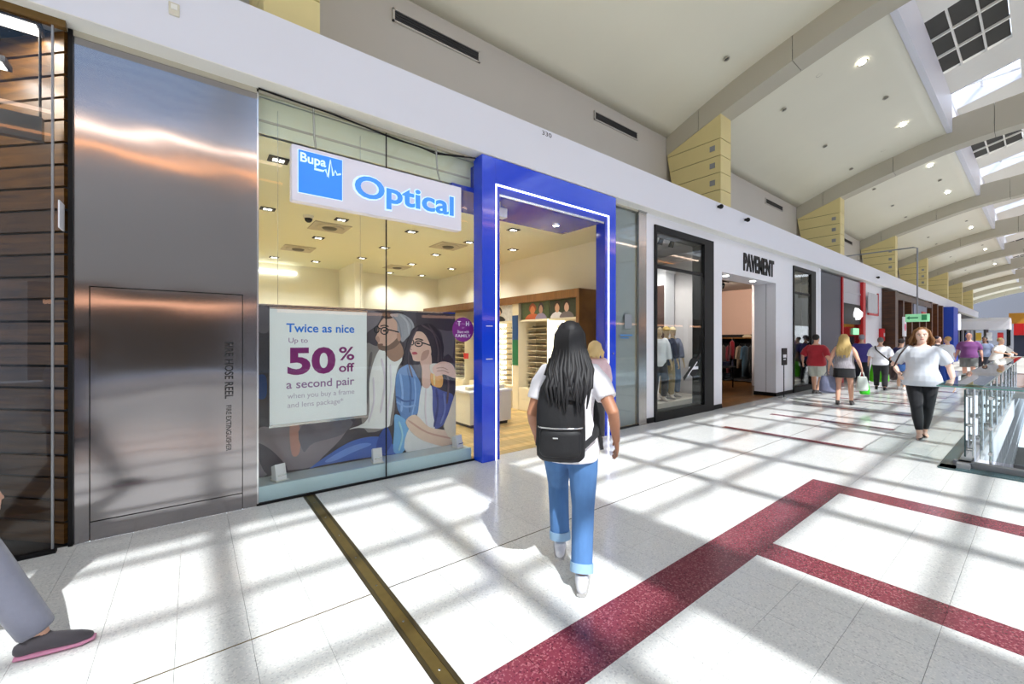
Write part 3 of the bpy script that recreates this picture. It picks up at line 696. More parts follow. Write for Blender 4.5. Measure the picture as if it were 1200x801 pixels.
for (x0, x1, y0, y1) in ((-1.75, -0.90, 4.47, 4.62), (-2.0, -1.10, 4.64, 4.76)):
    t = thing('light_panel', 'long bright white light panel at the top of the left shop, %s one' % ('front' if y0 < 4.6 else 'rear'), 'ceiling light', ((x0 + x1) / 2, (y0 + y1) / 2, 3.86 if y0 < 4.6 else 3.60))
    a, b = (x1 - x0) / 2, (y1 - y0) / 2
    MB().box(-a - .02, a + .02, -b - .02, b + .02, -.03, .01).build('housing', DARK, t)
    MB().box(-a, a, -b, b, -.036, -.03).build('diffuser', LAMP_S, t)
    l = bpy.data.lights.new('panel_lamp', 'AREA'); l.shape = 'RECTANGLE'; l.size = 2 * a; l.size_y = 2 * b; l.energy = 13; l.color = (1, .93, .8)
    o = bpy.data.objects.new('panel_lamp', l); COL.objects.link(o); o.parent = t; o.location = (0, 0, -.05)
t = thing('hanging_rail', 'grey metal beam hung across the left shop window', 'rail', (-1.27, 4.50, 3.00))
MB().box(-1.2, 0.40, -.03, .03, 0, .17).build('beam', mat('rail grey', (118, 122, 120), .4, .2), t)
MB().tube([(0.1, -.03, 0), (0.1, -.03, -.06)], .008, 8).build('hook', CHROME, t)
MB().tube([(-.6, 0, .17), (-.6, 0, .89)], .008, 8).tube([(.385, 0, .17), (.385, 0, .88)], .008, 8).build('hanger_rod', DARK, t)
t = thing('blade_notice', 'small white notice with red border projecting beside the steel panel', 'notice', (-0.765, 4.44, 2.36))
MB().box(-.004, .004, -.09, .06, 0, .20).build('card', WHITE, t)
MB().box(-.0055, -.0042, -.085, .055, .185, .195).box(-.0055, -.0042, -.085, .055, .005, .015).box(-.0055, -.0042, -.085, -.075, .005, .195).box(-.0055, -.0042, .045, .055, .005, .195).build('border', mat('notice red', (190, 50, 40), .5), t)
MB().lathe([(0.001, 0), (0.035, 0), (0.035, .001), (0.001, .0012)], n=20).build('emblem', mat('notice brown', (140, 90, 70), .5), t)
e = t.children[-1]; e.rotation_euler = (0, R(-90), 0); e.location = (-.0045, -.015, .1)

# ------------------------------------------------------------------ brushed steel panel with fire hose cupboard
sp = thing('steel_wall_panel', 'tall brushed stainless steel panel with a fire hose cupboard door', 'wall panel', (-0.12, 4.5, 0))
def at(mb, x, y, z):
    mb.v = [(a - x, b - y, c - z) for a, b, c in mb.v]; return mb
at(MB().box(-0.715, -0.632, 4.50, 4.62, 0, 3.85).box(0.362, 0.47, 4.50, 4.62, 0, 3.85).box(-.632, .362, 4.50, 4.62, 1.965, 3.85), -0.12, 4.5, 0).build('sheet', STEEL, sp)
at(MB().box(-0.626, 0.356, 4.50, 4.62, 0.0, 0.142), -.12, 4.5, 0).build('plinth_sheet', STEEL, sp)
dr = at(MB().box(-0.626, 0.356, 4.503, 4.62, 0.15, 1.958), -.12, 4.5, 0).build('door', STEEL, sp)
at(MB().box(-0.74, -0.715, 4.47, 4.62, 0, 3.88), -.12, 4.5, 0).build('edge_strip', BLACK, sp)
at(MB().box(-0.64, 0.37, 4.512, 4.63, 0, 1.97), -.12, 4.5, 0).build('shadow_gap', MATTE_BLACK, sp)
at(MB().box(-0.715, 0.47, 4.49, 4.62, 3.85, 3.893), -.12, 4.5, 0).build('head_trim', BEAM, sp)
def shift_text(o, x, y, z):
    o.data.transform(Matrix.Translation((-x, -y, -z))); return o
INK = mat('sign ink', (26, 26, 28), .5)
shift_text(text_obj('lettering', 'FIRE HOSE REEL', INK, dr, 0.225, 0.290, 1.02, 1.53, 4.503, .001, .02, R(-90)), -.12, 4.5, 0)
shift_text(text_obj('lettering', 'FIRE EXTINGUISHER', INK, dr, 0.235, 0.275, 0.55, 0.96, 4.503, .001, .01, R(-90)), -.12, 4.5, 0)

# ------------------------------------------------------------------ optical shop: shell
CREAM = mat('cream plaster', (240, 238, 226), .6, var=.02, world=True, scale=1)
CREAM_C = mat('cream ceiling', (236, 238, 216), .6, var=.02, world=True, scale=1)
OAK_F = wood_mat('blond plank', (192, 158, 96), (218, 190, 134), 2.0, (10, 1, 10), .35)
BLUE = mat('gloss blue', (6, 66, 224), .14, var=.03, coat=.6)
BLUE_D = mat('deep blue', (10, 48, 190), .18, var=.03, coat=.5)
fo = MB().box(0.45, 6.55, 4.5, 12.6, -.1, -.012).build('floor_optical', GROUT); tag(fo, kind='structure')
pl_me = MB().box(-.598, .598, -.0735, .0735, -.012, 0).mesh('plank'); pl_me.materials.append(OAK_F)
for i in range(5):
    for j in range(50):
        y = 4.58 + j * .15
        if y > 12.4: break
        x = 1.05 + i * 1.2 + (j % 2) * .3
        if x + .6 > 6.75: continue
        o = bpy.data.objects.new('plank', pl_me); COL.objects.link(o); o.parent = fo; o.location = (x, y, 0)
wall_ob = MB().box(0.4, 6.6, 12.35, 12.5, 0, 3.9).build('wall_optical_back', CREAM); tag(wall_ob, kind='structure')
wall_or = MB().box(6.45, 6.58, 4.72, 12.4, 0, 3.9).build('wall_optical_right', CREAM); tag(wall_or, kind='structure')
wall_ol = MB().box(0.36, 0.46, 4.63, 12.4, 0, 3.9).build('wall_optical_left', CREAM); tag(wall_ol, kind='structure')
co = MB().box(0.40, 6.56, 4.66, 12.4, 3.55, 3.68).box(.40, 6.56, 4.64, 4.70, 3.55, 3.893).build('ceiling_optical', CREAM_C); tag(co, kind='structure')
MB().box(.47, 2.88, 4.63, 4.64, 3.66, 3.68).build('shadow_line', BEAM, co)
# stepped partition and door at the back
MB().box(3.3, 3.5, 10.9, 12.35, 0, 3.55).build('partition', CREAM, wall_ob)
MB().box(0.47, 2.2, 12.30, 12.35, 3.30, 3.36).build('light_strip', LAMP_S, wall_ob)
MB().box(2.4, 3.25, 12.31, 12.35, 0, 2.3).build('door_leaf', mat('door tan', (206, 178, 120), .5), wall_ob)

def down_sq(x, y, z, lit=True, energy=26, two=False):
    t = thing('square_downlight', 'small square black framed twin downlight in the cream optical shop ceiling', 'downlight', (x, y, z), 0, 'optical shop downlights')
    MB().box(-.10, .10, -.085, .085, -.012, -.002).build('frame', BLACK, t)
    MB().box(-.055, -.008, -.035, .035, -.016, -.012).box(.008, .055, -.035, .035, -.016, -.012).build('lens', LAMP_S, t)
    l = bpy.data.lights.new('downlight_lamp', 'SPOT'); l.energy = energy; l.spot_size = R(125); l.spot_blend = .8; l.shadow_soft_size = .08; l.color = (1, .98, .90)
    o = bpy.data.objects.new('downlight_lamp', l); COL.objects.link(o); o.location = (0, 0, -.05); o.parent = t
for (x, y) in ((0.75, 5.2), (3.2, 5.3), (0.9, 7.25), (1.95, 7.15), (1.94, 8.7), (3.19, 7.15), (3.28, 8.75), (3.26, 10.2), (4.5, 8.73), (4.56, 10.2),
               (4.47, 7.2), (2.47, 11.36), (1.55, 11.4), (5.75, 10.2), (5.75, 8.7), (5.6, 11.8), (4.62, 11.9), (5.6, 7.2), (4.6, 5.9)):
    down_sq(x, y, 3.55, energy=62)
for (x, y) in ((1.92, 7.77), (1.82, 10.0), (4.3, 7.78), (4.44, 10.9)):
    t = thing('air_diffuser', 'square grey air diffuser set in the cream optical shop ceiling', 'air vent', (x, y, 3.55), 0, 'optical shop air diffusers')
    MB().box(-.3, .3, -.3, .3, -.015, -.001).build('plate', mat('diffuser grey', (190, 184, 166), .5), t)
    MB().lathe([(.001, -.05), (.10, -.045), (.13, -.02), (.13, -.014)], n=20).build('cone', mat('diffuser dark', (92, 88, 78), .5), t)
    MB().lathe([(.20, -.022), (.24, -.022), (.24, -.014), (.20, -.014)], n=20).build('ring', mat('diffuser grey', (190, 184, 166), .5), t)
for (x, y, w) in ((1.47, 7.25, 'nearer'), (3.4, 11.6, 'farther')):
    t = thing('dome_camera', 'small white and black dome camera under the cream shop ceiling, %s one' % w, 'camera', (x, y, 3.55))
    MB().lathe([(.07, -.05), (.08, -.02), (.08, -.001)], n=18).build('mount', WHITE_W, t)
    MB().lathe([(.001, -.115), (.03, -.108), (.052, -.085), (.06, -.05)], n=18).build('dome', BLACK, t)

# ------------------------------------------------------------------ optical shop: display wall along its right side
BROWN = wood_mat('brown veneer', (112, 74, 36), (140, 96, 52), 2.5, (1, 12, 1), .4)
PALE = mat('pale shelf', (236, 226, 200), .45, var=.02)
t_du = thing('spectacle_display_wall', 'brown timber framed display wall of lit spectacle shelves inside the optical shop', 'display unit', (6.1, 8.0, 0))
def D(mb): return at(mb, 6.1, 8.0, 0)
D(MB().box(5.70, 6.42, 5.32, 5.40, 0, 2.52)).build('end_panel', BROWN, t_du)
D(MB().box(5.70, 6.42, 5.40, 11.9, 2.36, 2.52)).build('header', BROWN, t_du)
D(MB().box(6.25, 6.42, 5.40, 11.9, 0.5, 2.36)).build('back_panel', mat('shelf back', (196, 184, 158), .5), t_du)
bays = [(5.42, 6.22), (6.24, 7.14), (7.42, 8.30), (8.32, 9.22), (9.5, 10.4), (10.42, 11.32)]
SPEC = mat('dark spectacle frame', (24, 20, 20), .3)
SPEC2 = mat('tan spectacle frame', (92, 60, 34), .3)
def spec_mesh(m):
    mb = MB()
    for sgn in (-1, 1):
        c = sgn * .034
        pts = [(0, c + .028 * math.cos(a * math.pi / 4), .02 * math.sin(a * math.pi / 4)) for a in range(9)]
        mb.tube(pts, .007, 4, cap=False)
        mb.box(0, .10, c + sgn * .027, c + sgn * .031, .004, .010)
    mb.box(-.003, .003, -.008, .008, .004, .009)
    me = mb.mesh('spectacles'); me.materials.append(m); return me
sm_ = [spec_mesh(SPEC), spec_mesh(SPEC2)]
LEDM = mat('shelf led', (255, 248, 226), .5, emit=1.6)
nspec = 0
for bi, (a, b) in enumerate(bays):
    dwr = D(MB().box(5.72, 6.3, a, b, 0.0, 0.50)).build('cabinet', PALE, t_du)
    for q in range(2):
        f = D(MB().box(5.705, 5.72, a + .02, b - .02, 0.03 + q * .24, 0.25 + q * .24)).build('drawer', PALE, t_du)
        D(MB().box(5.69, 5.705, (a + b) / 2 - .015, (a + b) / 2 + .015, .13 + q * .24, .15 + q * .24)).build('knob', DARK, f)
    D(MB().box(5.76, 6.3, a - .012, a + .018, .5, 1.98)).build('upright', LEDM if bi in (1, 2, 3) else PALE, t_du)
    D(MB().box(5.76, 6.3, a, b, 1.95, 1.99)).build('top_board', PALE, t_du)
    for sidx in range(11):
        z = 0.56 + sidx * .125
        D(MB().box(5.95, 6.26, a + .02, b - .01, z - .012, z)).build('shelf', PALE, t_du)
        if nspec < 290 and bi < 5:
            for q in range(6 if bi < 2 else 5):
                if random.random() < .12: continue
                yy = a + .09 + q * (b - a - .14) / (5.4 if bi < 2 else 4.5)
                o = bpy.data.objects.new('spectacles', random.choice(sm_)); COL.objects.link(o)
                o.location = (5.97, yy, z + .024)
                tag(o, 'tiny pair of framed spectacles on the lit shelves of the timber display wall', 'spectacles', 'spectacles on display shelves'); nspec += 1
D(MB().box(5.74, 6.3, 7.18, 7.40, 0, 2.36)).build('pillar', PALE, t_du)
D(MB().box(5.725, 5.74, 7.19, 7.39, 1.55, 2.10)).build('pillar_panel', mat('pillar blue', (20, 70, 130), .4), t_du)
D(MB().box(5.725, 5.74, 7.19, 7.39, 0.98, 1.55)).build('pillar_panel', mat('pillar green', (16, 110, 70), .4), t_du)
D(MB().box(5.71, 5.725, 9.26, 9.48, 1.05, 1.2)).build('red_shelf_edge', mat('shelf red', (190, 40, 40), .5), t_du)
# advert photographs above the shelves (flat prints)
def photo_print(name, label, y0, y1, z0, z1, base, blobs):
    t = thing(name, label, 'poster', (5.80, (y0 + y1) / 2, z0))
    h, w = z1 - z0, y1 - y0
    MB().box(-.004, .008, -w / 2, w / 2, 0, h).build('sheet', mat('print ' + str(base), base, .4, var=.35, scale=14), t)
    mb = MB(); ms = []
    for i, (c, poly) in enumerate(blobs):
        pp = smooth_poly([(w * (.5 - u), v * h) for u, v in poly], 4)   # u from left as seen from -X
        mb.prism(pp, 'x', -.0052 - .0006 * i, -.0042, i); ms.append(mat('ink %d %d %d' % c, c, .45, var=.08))
    mb.build('print', ms, t)
def bust(cx, s, skin, hair, top):
    return [(top, [(cx - .22 * s, 0.0), (cx - .2 * s, .2), (cx - .06 * s, .34), (cx + .06 * s, .34), (cx + .2 * s, .2), (cx + .22 * s, 0.0)]),
            (hair, [(cx - .10 * s, .5), (cx - .11 * s, .75), (cx, .95), (cx + .11 * s, .75), (cx + .10 * s, .5)]),
            (skin, [(cx - .075 * s, .62), (cx - .07 * s, .42), (cx, .30), (cx + .07 * s, .42), (cx + .075 * s, .62), (cx, .80)])]
photo_print('advert_photo', 'photo poster of two people in dark glasses above the nearest lit shelves', 5.44, 6.22, 1.99, 2.36, (52, 60, 44),
            bust(.28, 1.0, (206, 160, 130), (70, 46, 36), (226, 226, 228)) + bust(.62, 1.0, (214, 172, 148), (60, 40, 36), (120, 110, 112)))
photo_print('advert_photo', 'photo poster of a person in an orange top and friends above the middle shelves', 6.24, 7.14, 1.99, 2.36, (74, 86, 56),
            bust(.42, 1.1, (200, 120, 80), (150, 70, 40), (196, 96, 60)) + bust(.72, .8, (180, 140, 120), (60, 50, 60), (150, 140, 170)))
photo_print('advert_photo', 'photo poster of a man in black on pale ground beside the blue pillar', 7.44, 8.30, 1.99, 2.36, (222, 222, 224),
            bust(.35, 1.2, (200, 160, 140), (50, 40, 40), (26, 26, 30)))
t = thing('display_counter', 'low white display counter standing on the blond timber floor', 'counter', (4.25, 6.6, 0))
MB().box(-.45, .45, -.5, .5, .06, .60).build('body', WHITE_W, t, .008)
MB().box(-.47, .47, -.52, .52, .60, .64).build('top', WHITE, t, .006)
MB().box(-.4, .4, -.45, .45, 0, .06).build('plinth', DARK, t)
for k in range(3): MB().box(-.35 + k * .3, -.15 + k * .3, -.3, -.18, .64, .70).build('display_block', PALE, t)

# ------------------------------------------------------------------ optical shop: front glass, advert, sign
w1 = struct('window_1')
MB().box(0.485, 1.704, 4.50, 4.512, 0.02, 3.86).build('pane', GLASS, w1)
MB().box(1.714, 2.86, 4.50, 4.512, 0.02, 3.86).build('pane', GLASS, w1)
MB().box(1.704, 1.714, 4.498, 4.514, 0.02, 3.86).build('joint', MATTE_BLACK, w1)
MB().box(0.47, 2.87, 4.49, 4.52, 0.0, 0.02).build('sill_channel', BLACK, w1)
MB().box(0.47, 0.485, 4.49, 4.53, 0.0, 3.89).build('edge_trim', CHROME, w1)
MB().box(0.47, 2.87, 4.49, 4.53, 3.86, 3.893).build('head_channel', BEAM, w1)
# loose black cable slung under the soffit
tag(MB().tube([(0.48, 4.47, 3.885), (0.8, 4.465, 3.87), (1.15, 4.46, 3.86), (1.5, 4.46, 3.83), (1.8, 4.46, 3.80), (2.1, 4.46, 3.80), (2.3, 4.46, 3.775), (2.55, 4.46, 3.82), (2.86, 4.46, 3.875)], .009, 8)
    .tube([(1.1, 4.475, 3.865), (1.45, 4.475, 3.84), (1.75, 4.47, 3.82), (2.15, 4.47, 3.80), (2.35, 4.47, 3.80), (2.7, 4.47, 3.86)], .006, 8)
    .build('slung_cable', BLACK), 'thin black cable drooping under the white soffit above the shop sign', 'cable')
# window plinth, glowing pale blue face
t = thing('window_plinth', 'low pale blue window plinth along the foot of the optical shop glass', 'plinth', (1.66, 4.7, 0))
PBLUE = mat('plinth pale blue', (204, 230, 242), .35, var=.06, scale=30, stretch=(1, 1, 18))
at(MB().box(0.49, 2.84, 4.53, 4.56, 0.0, 0.16), 1.66, 4.7, 0).build('face', PBLUE, t)
at(MB().box(0.49, 2.84, 4.56, 4.98, 0.0, 0.155), 1.66, 4.7, 0).build('top', mat('plinth top', (196, 208, 214), .3), t)
for i, (x, y, rz) in enumerate(((0.68, 4.66, .3), (1.66, 4.66, -.1), (2.72, 4.66, .2))):
    t = thing('display_stand', 'small white wedge stand on the pale window plinth, %s' % (['left end', 'in the middle by the glass joint', 'right end by the blue portal'][i]), 'display stand', (x, y, .16), rz)
    MB().prism([(-.05, 0), (.05, 0), (.06, .13), (-.01, .16)], 'x', -.05, .05).build('block', WHITE, t, .006)
    MB().box(-.06, .06, -.065, .065, 0, .008).build('foot', WHITE_W, t)
    MB().box(-.04, .04, -.058, -.05, .05, .06).build('ledge', CHROME, t)

COUPLE_PANEL = thing('window_graphic', 'large window graphic of a couple in glasses, man in beanie and woman in denim', 'window graphic', (1.65, 4.85, 0))
at(MB().box(0.475, 2.79, 4.853, 4.87, 0.158, 1.90), 1.65, 4.85, 0).build('board', mat('advert ground', (78, 70, 78), .4, var=.45, scale=3.0), COUPLE_PANEL)
at(MB().box(0.475, 2.79, 4.846, 4.875, 1.90, 1.915), 1.65, 4.85, 0).build('top_rail', CHROME, COUPLE_PANEL)
mb = MB(); ms = []
for i, (c, poly) in enumerate(COUPLE):
    pp = smooth_poly([(max(.477, min(2.788, u + .5)), max(.158, min(1.898, v))) for u, v in poly], 4)
    pp = [(max(.477, min(2.788, u)), max(.158, min(1.898, v))) for u, v in pp]
    c = tuple(min(250, int(q * 1.14 + 8)) for q in c)
    mb.prism(pp, 'y', 4.8525 - .0003 * i, 4.853, i); ms.append(mat('ink %d %d %d' % c, c, .45, var=.10, scale=10))
at(mb, 1.65, 4.85, 0).build('print', ms, COUPLE_PANEL)

ps = thing('offer_poster', 'white hanging poster reading Twice as nice up to 50% off in blue and purple', 'poster', (1.06, 4.62, 0.7))
def PT(o): return shift_text(o, 1.06, 4.62, 0.7)
POSTER = mat('poster white', (242, 246, 250), .4, var=.02)
at(MB().box(0.59, 1.53, 4.62, 4.626, 0.70, 1.865), 1.06, 4.62, .7).build('sheet', POSTER, ps)
at(MB().box(0.585, 1.535, 4.612, 4.632, 0.69, 0.715), 1.06, 4.62, .7).build('bottom_rail', CHROME, ps)
at(MB().box(0.585, 1.535, 4.612, 4.632, 1.855, 1.875), 1.06, 4.62, .7).build('top_rail', CHROME, ps)
INK_B = mat('ink blue', (36, 122, 226), .5); INK_P = mat('ink purple', (128, 24, 110), .5); INK_G = mat('ink mauve', (150, 116, 160), .5); INK_L = mat('ink pale', (188, 180, 200), .5)
PT(text_obj('lettering', 'Twice as nice', INK_B, ps, 0.735, 1.395, 1.625, 1.715, 4.6195, .001, .018))
PT(text_obj('lettering', 'Up to', INK_G, ps, 0.755, 0.93, 1.505, 1.57, 4.6195, .001, 0))
PT(text_obj('lettering', '50', INK_P, ps, 0.745, 1.20, 1.195, 1.475, 4.6195, .001, .035))
PT(text_obj('lettering', '%', INK_P, ps, 1.235, 1.395, 1.33, 1.475, 4.6195, .001, .015))
PT(text_obj('lettering', 'off', INK_P, ps, 1.235, 1.395, 1.205, 1.30, 4.6195, .001, .02))
PT(text_obj('lettering', 'a second pair', INK_G, ps, 0.735, 1.395, 1.035, 1.145, 4.6195, .001, .012))
PT(text_obj('lettering', 'when you buy a frame', INK_L, ps, 0.745, 1.395, .945, 1.015, 4.6195, .001, 0))
PT(text_obj('lettering', 'and lens package*', INK_L, ps, 0.745, 1.28, .855, .925, 4.6195, .001, 0))
MB().tube([(-.4, .003, 1.17), (-.4, .003, 3.1)], .002, 6).tube([(.4, .003, 1.17), (.4, .003, 3.1)], .002, 6).build('hanging_wire', CHROME, ps)

# round purple sticker on the glass
st = thing('round_sticker', 'round purple sticker with white words on the glass beside the blue portal', 'sticker', (2.70, 4.497, 1.68))
MB().disc_y(0, 0, .155, -.001, .001, 36).build('disc', mat('sticker purple', (122, 22, 128), .4), st)
WINK = mat('white ink', (240, 236, 244), .5); MINK = mat('mauve ink', (186, 130, 190), .5)
text_obj('lettering', 'Two for you', MINK, st, -.11, .11, .055, .085, -.0015, .0006)
text_obj('lettering', 'T', WINK, st, -.085, -.035, .045, .105, -.0025, .0006, .01)
text_obj('lettering', 'H', WINK, st, .04, .085, .045, .105, -.0025, .0006, .01)
text_obj('lettering', 'or', MINK, st, -.02, .02, .012, .032, -.0015, .0006)
text_obj('lettering', 'Share with', WINK, st, -.085, .085, -.045, -.01, -.0015, .0006)
text_obj('lettering', 'FAMILY', WINK, st, -.11, .11, -.098, -.06, -.0015, .0006, .01)

# hanging light box sign
sg = thing('shop_sign', 'white hanging light box sign with blue square emblem and the word Optical', 'shop sign', (1.625, 4.32, 2.85))
SIGN = mat('sign acrylic', (222, 220, 232), .25, var=.01, emit=.10)
SBLUE = mat('sign blue', (50, 140, 246), .3, var=.06, scale=2, emit=.25)
SLET = mat('sign letter blue', (60, 140, 226), .3, var=.02, emit=.35)
HALO = mat('sign halo', (206, 236, 255), .3, emit=.45)
def SG(o): return shift_text(o, 1.625, 4.32, 2.85)
at(MB().box(0.72, 2.53, 4.25, 4.36, 2.845, 3.365), 1.625, 4.32, 2.85).build('box', SIGN, sg, .012)
at(MB().box(0.775, 1.165, 4.243, 4.25, 2.925, 3.32), 1.625, 4.32, 2.85).build('square', SBLUE, sg)
at(MB().box(0.77, 1.17, 4.246, 4.25, 2.92, 3.325), 1.625, 4.32, 2.85).build('square_border', HALO, sg)
SG(text_obj('lettering', 'Bupa', HALO, sg, .79, 1.015, 3.185, 3.30, 4.243, .004, .02))
pulse = [(.91, 3.17), (.99, 3.17), (1.01, 3.19), (1.03, 3.12), (1.055, 3.29), (1.08, 3.145), (1.10, 3.20), (1.115, 3.165), (1.15, 3.18)]
at(MB().tube([(x, 4.240, z) for x, z in pulse], .010, 6), 1.625, 4.32, 2.85).build('pulse_line', HALO, sg)
SG(text_obj('lettering_halo', 'Optical', HALO, sg, 1.265, 2.435, 2.915, 3.235, 4.249, .004, .05))
SG(text_obj('lettering', 'Optical', SLET, sg, 1.285, 2.415, 2.93, 3.22, 4.244, .012, .022))
for x in (0.95, 2.3):
    at(MB().tube([(x, 4.33, 3.36), (x, 4.42, 3.55), (x, 4.46, 3.85)], .010, 8), 1.625, 4.32, 2.85).build('hanger', CHROME, sg)

# ------------------------------------------------------------------ blue portal
po = thing('blue_portal', 'glossy blue entrance portal with a thin white light line around the opening', 'door portal', (4.19, 4.4, 0))
X0, X1, ZT = 2.87, 5.51, 3.885
IX0, IX1, IZ = 3.15, 5.25, 3.45
def P(mb): return at(mb, 4.19, 4.4, 0)
lw = .018
L0, L1, LZ = 3.08, 5.34, 3.56
P(MB().box(X0, L0, 4.32, 4.52, 0, ZT)).build('left_jamb', BLUE, po, .004)
P(MB().box(L1 + 0, X1, 4.32, 4.52, 0, ZT)).build('right_jamb', BLUE, po, .004)
P(MB().box(L0, L1, 4.32, 4.52, LZ, ZT)).build('head', BLUE, po)
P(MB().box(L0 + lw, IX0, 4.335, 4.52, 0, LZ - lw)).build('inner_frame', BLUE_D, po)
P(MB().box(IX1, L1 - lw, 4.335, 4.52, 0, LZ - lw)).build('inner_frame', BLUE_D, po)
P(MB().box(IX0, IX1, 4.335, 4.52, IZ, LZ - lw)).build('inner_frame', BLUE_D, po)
LED = mat('portal led', (240, 246, 255), .4, emit=3.2)
P(MB().box(L0, L0 + lw, 4.322, 4.5, 0, LZ)).build('light_line', LED, po)
P(MB().box(L1 - lw, L1, 4.322, 4.5, 0, LZ)).build('light_line', LED, po)
P(MB().box(L0 + lw, L1 - lw, 4.322, 4.5, LZ - lw, LZ)).build('light_line', LED, po)
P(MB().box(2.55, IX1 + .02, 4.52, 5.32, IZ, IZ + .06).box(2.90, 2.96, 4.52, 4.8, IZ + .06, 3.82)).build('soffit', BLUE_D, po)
P(MB().box(IX0 + .0, IX1, 4.345, 4.36, IZ - .03, IZ)).build('door_track', CHROME, po)
for x in (3.45, 4.75):
    P(MB().lathe([(.05, IZ - .012), (.06, IZ - .004), (.06, IZ)], (x, 4.95), 18)).build('soffit_ring', CHROME, po)
    P(MB().lathe([(.001, IZ - .014), (.048, IZ - .014), (.048, IZ - .005)], (x, 4.95), 18)).build('soffit_lens', LAMP, po)
for z in (1.30, 1.72): P(MB().box(2.93, 3.03, 4.3185, 4.3199, z, z + .012)).build('marking', WHITE, po)
P(MB().disc_y(5.43, 1.33, .014, 4.312, 4.32, 14)).build('sensor', CHROME, po)
t = thing('sensor_box', 'small white box hanging under the blue portal soffit', 'sensor box', (3.32, 4.62, 3.24))
MB().box(-.13, .13, -.06, .06, 0, .13).build('box', WHITE, t, .008)
MB().box(-.03, .03, -.03, .03, .13, .21).build('bracket', WHITE, t)
# side glass right of the portal and steel post
w2 = struct('window_2')
MB().box(5.76, 6.36, 4.50, 4.512, 0.03, 3.86).build('pane', glass_mat('side glass', (244, 247, 247), 1.5, 1.0), w2)
MB().box(5.51, 5.76, 4.50, 4.512, .03, 3.86).build('pane', glass_mat('side glass', (244, 247, 247), 1.5, 1.0), w2)
MB().box(5.51, 6.36, 4.49, 4.52, 0, .03).build('sill_channel', BLACK, w2)
MB().box(5.51, 6.36, 4.49, 4.53, 3.86, 3.893).build('head_channel', BEAM, w2)
MB().box(5.85, 6.2, 4.4985, 4.4995, 1.62, 1.645).box(5.85, 6.1, 4.4985, 4.4995, 1.575, 1.595).build('decal', mat('decal blue', (70, 130, 190), .5), w2)
MB().box(5.98, 6.18, 4.4985, 4.4995, 1.75, 2.0).build('decal', mat('decal grey', (140, 146, 152), .5), w2)
MB().box(5.53, 6.34, 4.54, 4.555, 0.03, 3.84).build('glass_backing', mat('grey blind', (176, 180, 178), .6), w2)  # grey panel added close behind the glass so the dark pocket looks lit
t = thing('steel_post', 'slim brushed steel post between side glass and white clothing shopfront', 'post', (6.48, 4.55, 0))
MB().box(-.115, .115, -.07, .07, 0.02, 3.87).build('cover', STEEL_P, t)
MB().box(-.125, .125, -.08, .08, 0.0, .02).build('foot_plate', STEEL_P, t)
MB().box(-.125, .125, -.08, .08, 3.87, 3.893).build('head_plate', STEEL_P, t)
# ------------------------------------------------------------------ white clothing shop
PW = mat('shopfront white', (232, 232, 238), .35, var=.015)
wp = MB()
Z1 = 3.893
wp.box(6.62, 6.86, 4.50, 4.75, .1, Z1).box(6.86, 9.10, 4.50, 4.75, 3.72, Z1).box(9.10, 9.53, 4.50, 4.75, .1, Z1)
wp.box(9.53, 12.62, 4.50, 5.05, 3.10, Z1).box(12.62, 13.85, 4.50, 5.05, .1, Z1).box(13.85, 15.75, 4.50, 4.75, 3.72, Z1).box(15.75, 16.05, 4.50, 4.75, .1, Z1)
wall_cl = wp.build('wall_clothing_shop', PW); tag(wall_cl, kind='structure')
bb = MB().box(6.62, 6.86, 4.49, 4.76, 0, .1).box(9.10, 9.53, 4.49, 4.76, 0, .1).box(12.61, 13.85, 4.49, 5.06, 0, .1).box(15.75, 16.05, 4.49, 4.76, 0, .1).build('baseboard_clothing_shop', BLACK); tag(bb, kind='structure')
MB().box(12.612, 12.618, 4.74, 4.745, .1, 3.1).build('panel_seam', DARK, wall_cl)
text_obj('lettering', 'PAVEMENT', BLACK, wall_cl, 10.62, 12.45, 3.24, 3.68, 4.50, .02, .03)
for x in (10.2, 11.7):
    MB().lathe([(.001, 3.088), (.06, 3.088), (.07, 3.099)], (x, 4.72), 16).build('soffit_lamp', LAMP, wall_cl)
# interior shell
PEACH = mat('peach wall', (226, 190, 170), .6, var=.02)
CLF = wood_mat('brown plank', (120, 78, 34), (160, 110, 54), 2.0, (1, 10, 10), .3)
fc = MB().box(6.62, 16.6, 4.5, 11, -.1, -.012).build('floor_clothing_shop', GROUT); tag(fc, kind='structure')
pm = MB().box(-.898, .898, -.0785, .0785, -.012, 0).mesh('plank'); pm.materials.append(CLF)
for i in range(4):
    for j in range(24):
        o = bpy.data.objects.new('plank', pm); COL.objects.link(o); o.parent = fc
        o.location = (9.6 + i * 1.8 + (j % 3) * .3, 4.58 + j * .16, 0)
wci = MB().box(16.45, 16.6, 4.76, 11, 1.75, 3.9).box(6.6, 16.6, 10.9, 11.05, 0, 3.9).build('wall_clothing_side', PEACH); tag(wci, kind='structure')
MB().box(16.40, 16.45, 4.76, 11, 0, 1.75).build('dark_panel', MATTE_BLACK, wci)
ccl = MB().box(9.2, 16.6, 4.76, 11, 3.45, 3.6).build('ceiling_clothing_shop', mat('shop ceiling', (170, 160, 150), .6)); tag(ccl, kind='structure')
def area_lamp(parent, loc, sx, sy, e, col=(1, .93, .84), rot=(0, 0, 0)):
    l = bpy.data.lights.new('lamp', 'AREA'); l.shape = 'RECTANGLE'; l.size = sx; l.size_y = sy; l.energy = e; l.color = col
    o = bpy.data.objects.new('lamp', l); COL.objects.link(o); o.parent = parent; o.location = loc; o.rotation_euler = rot
    return o
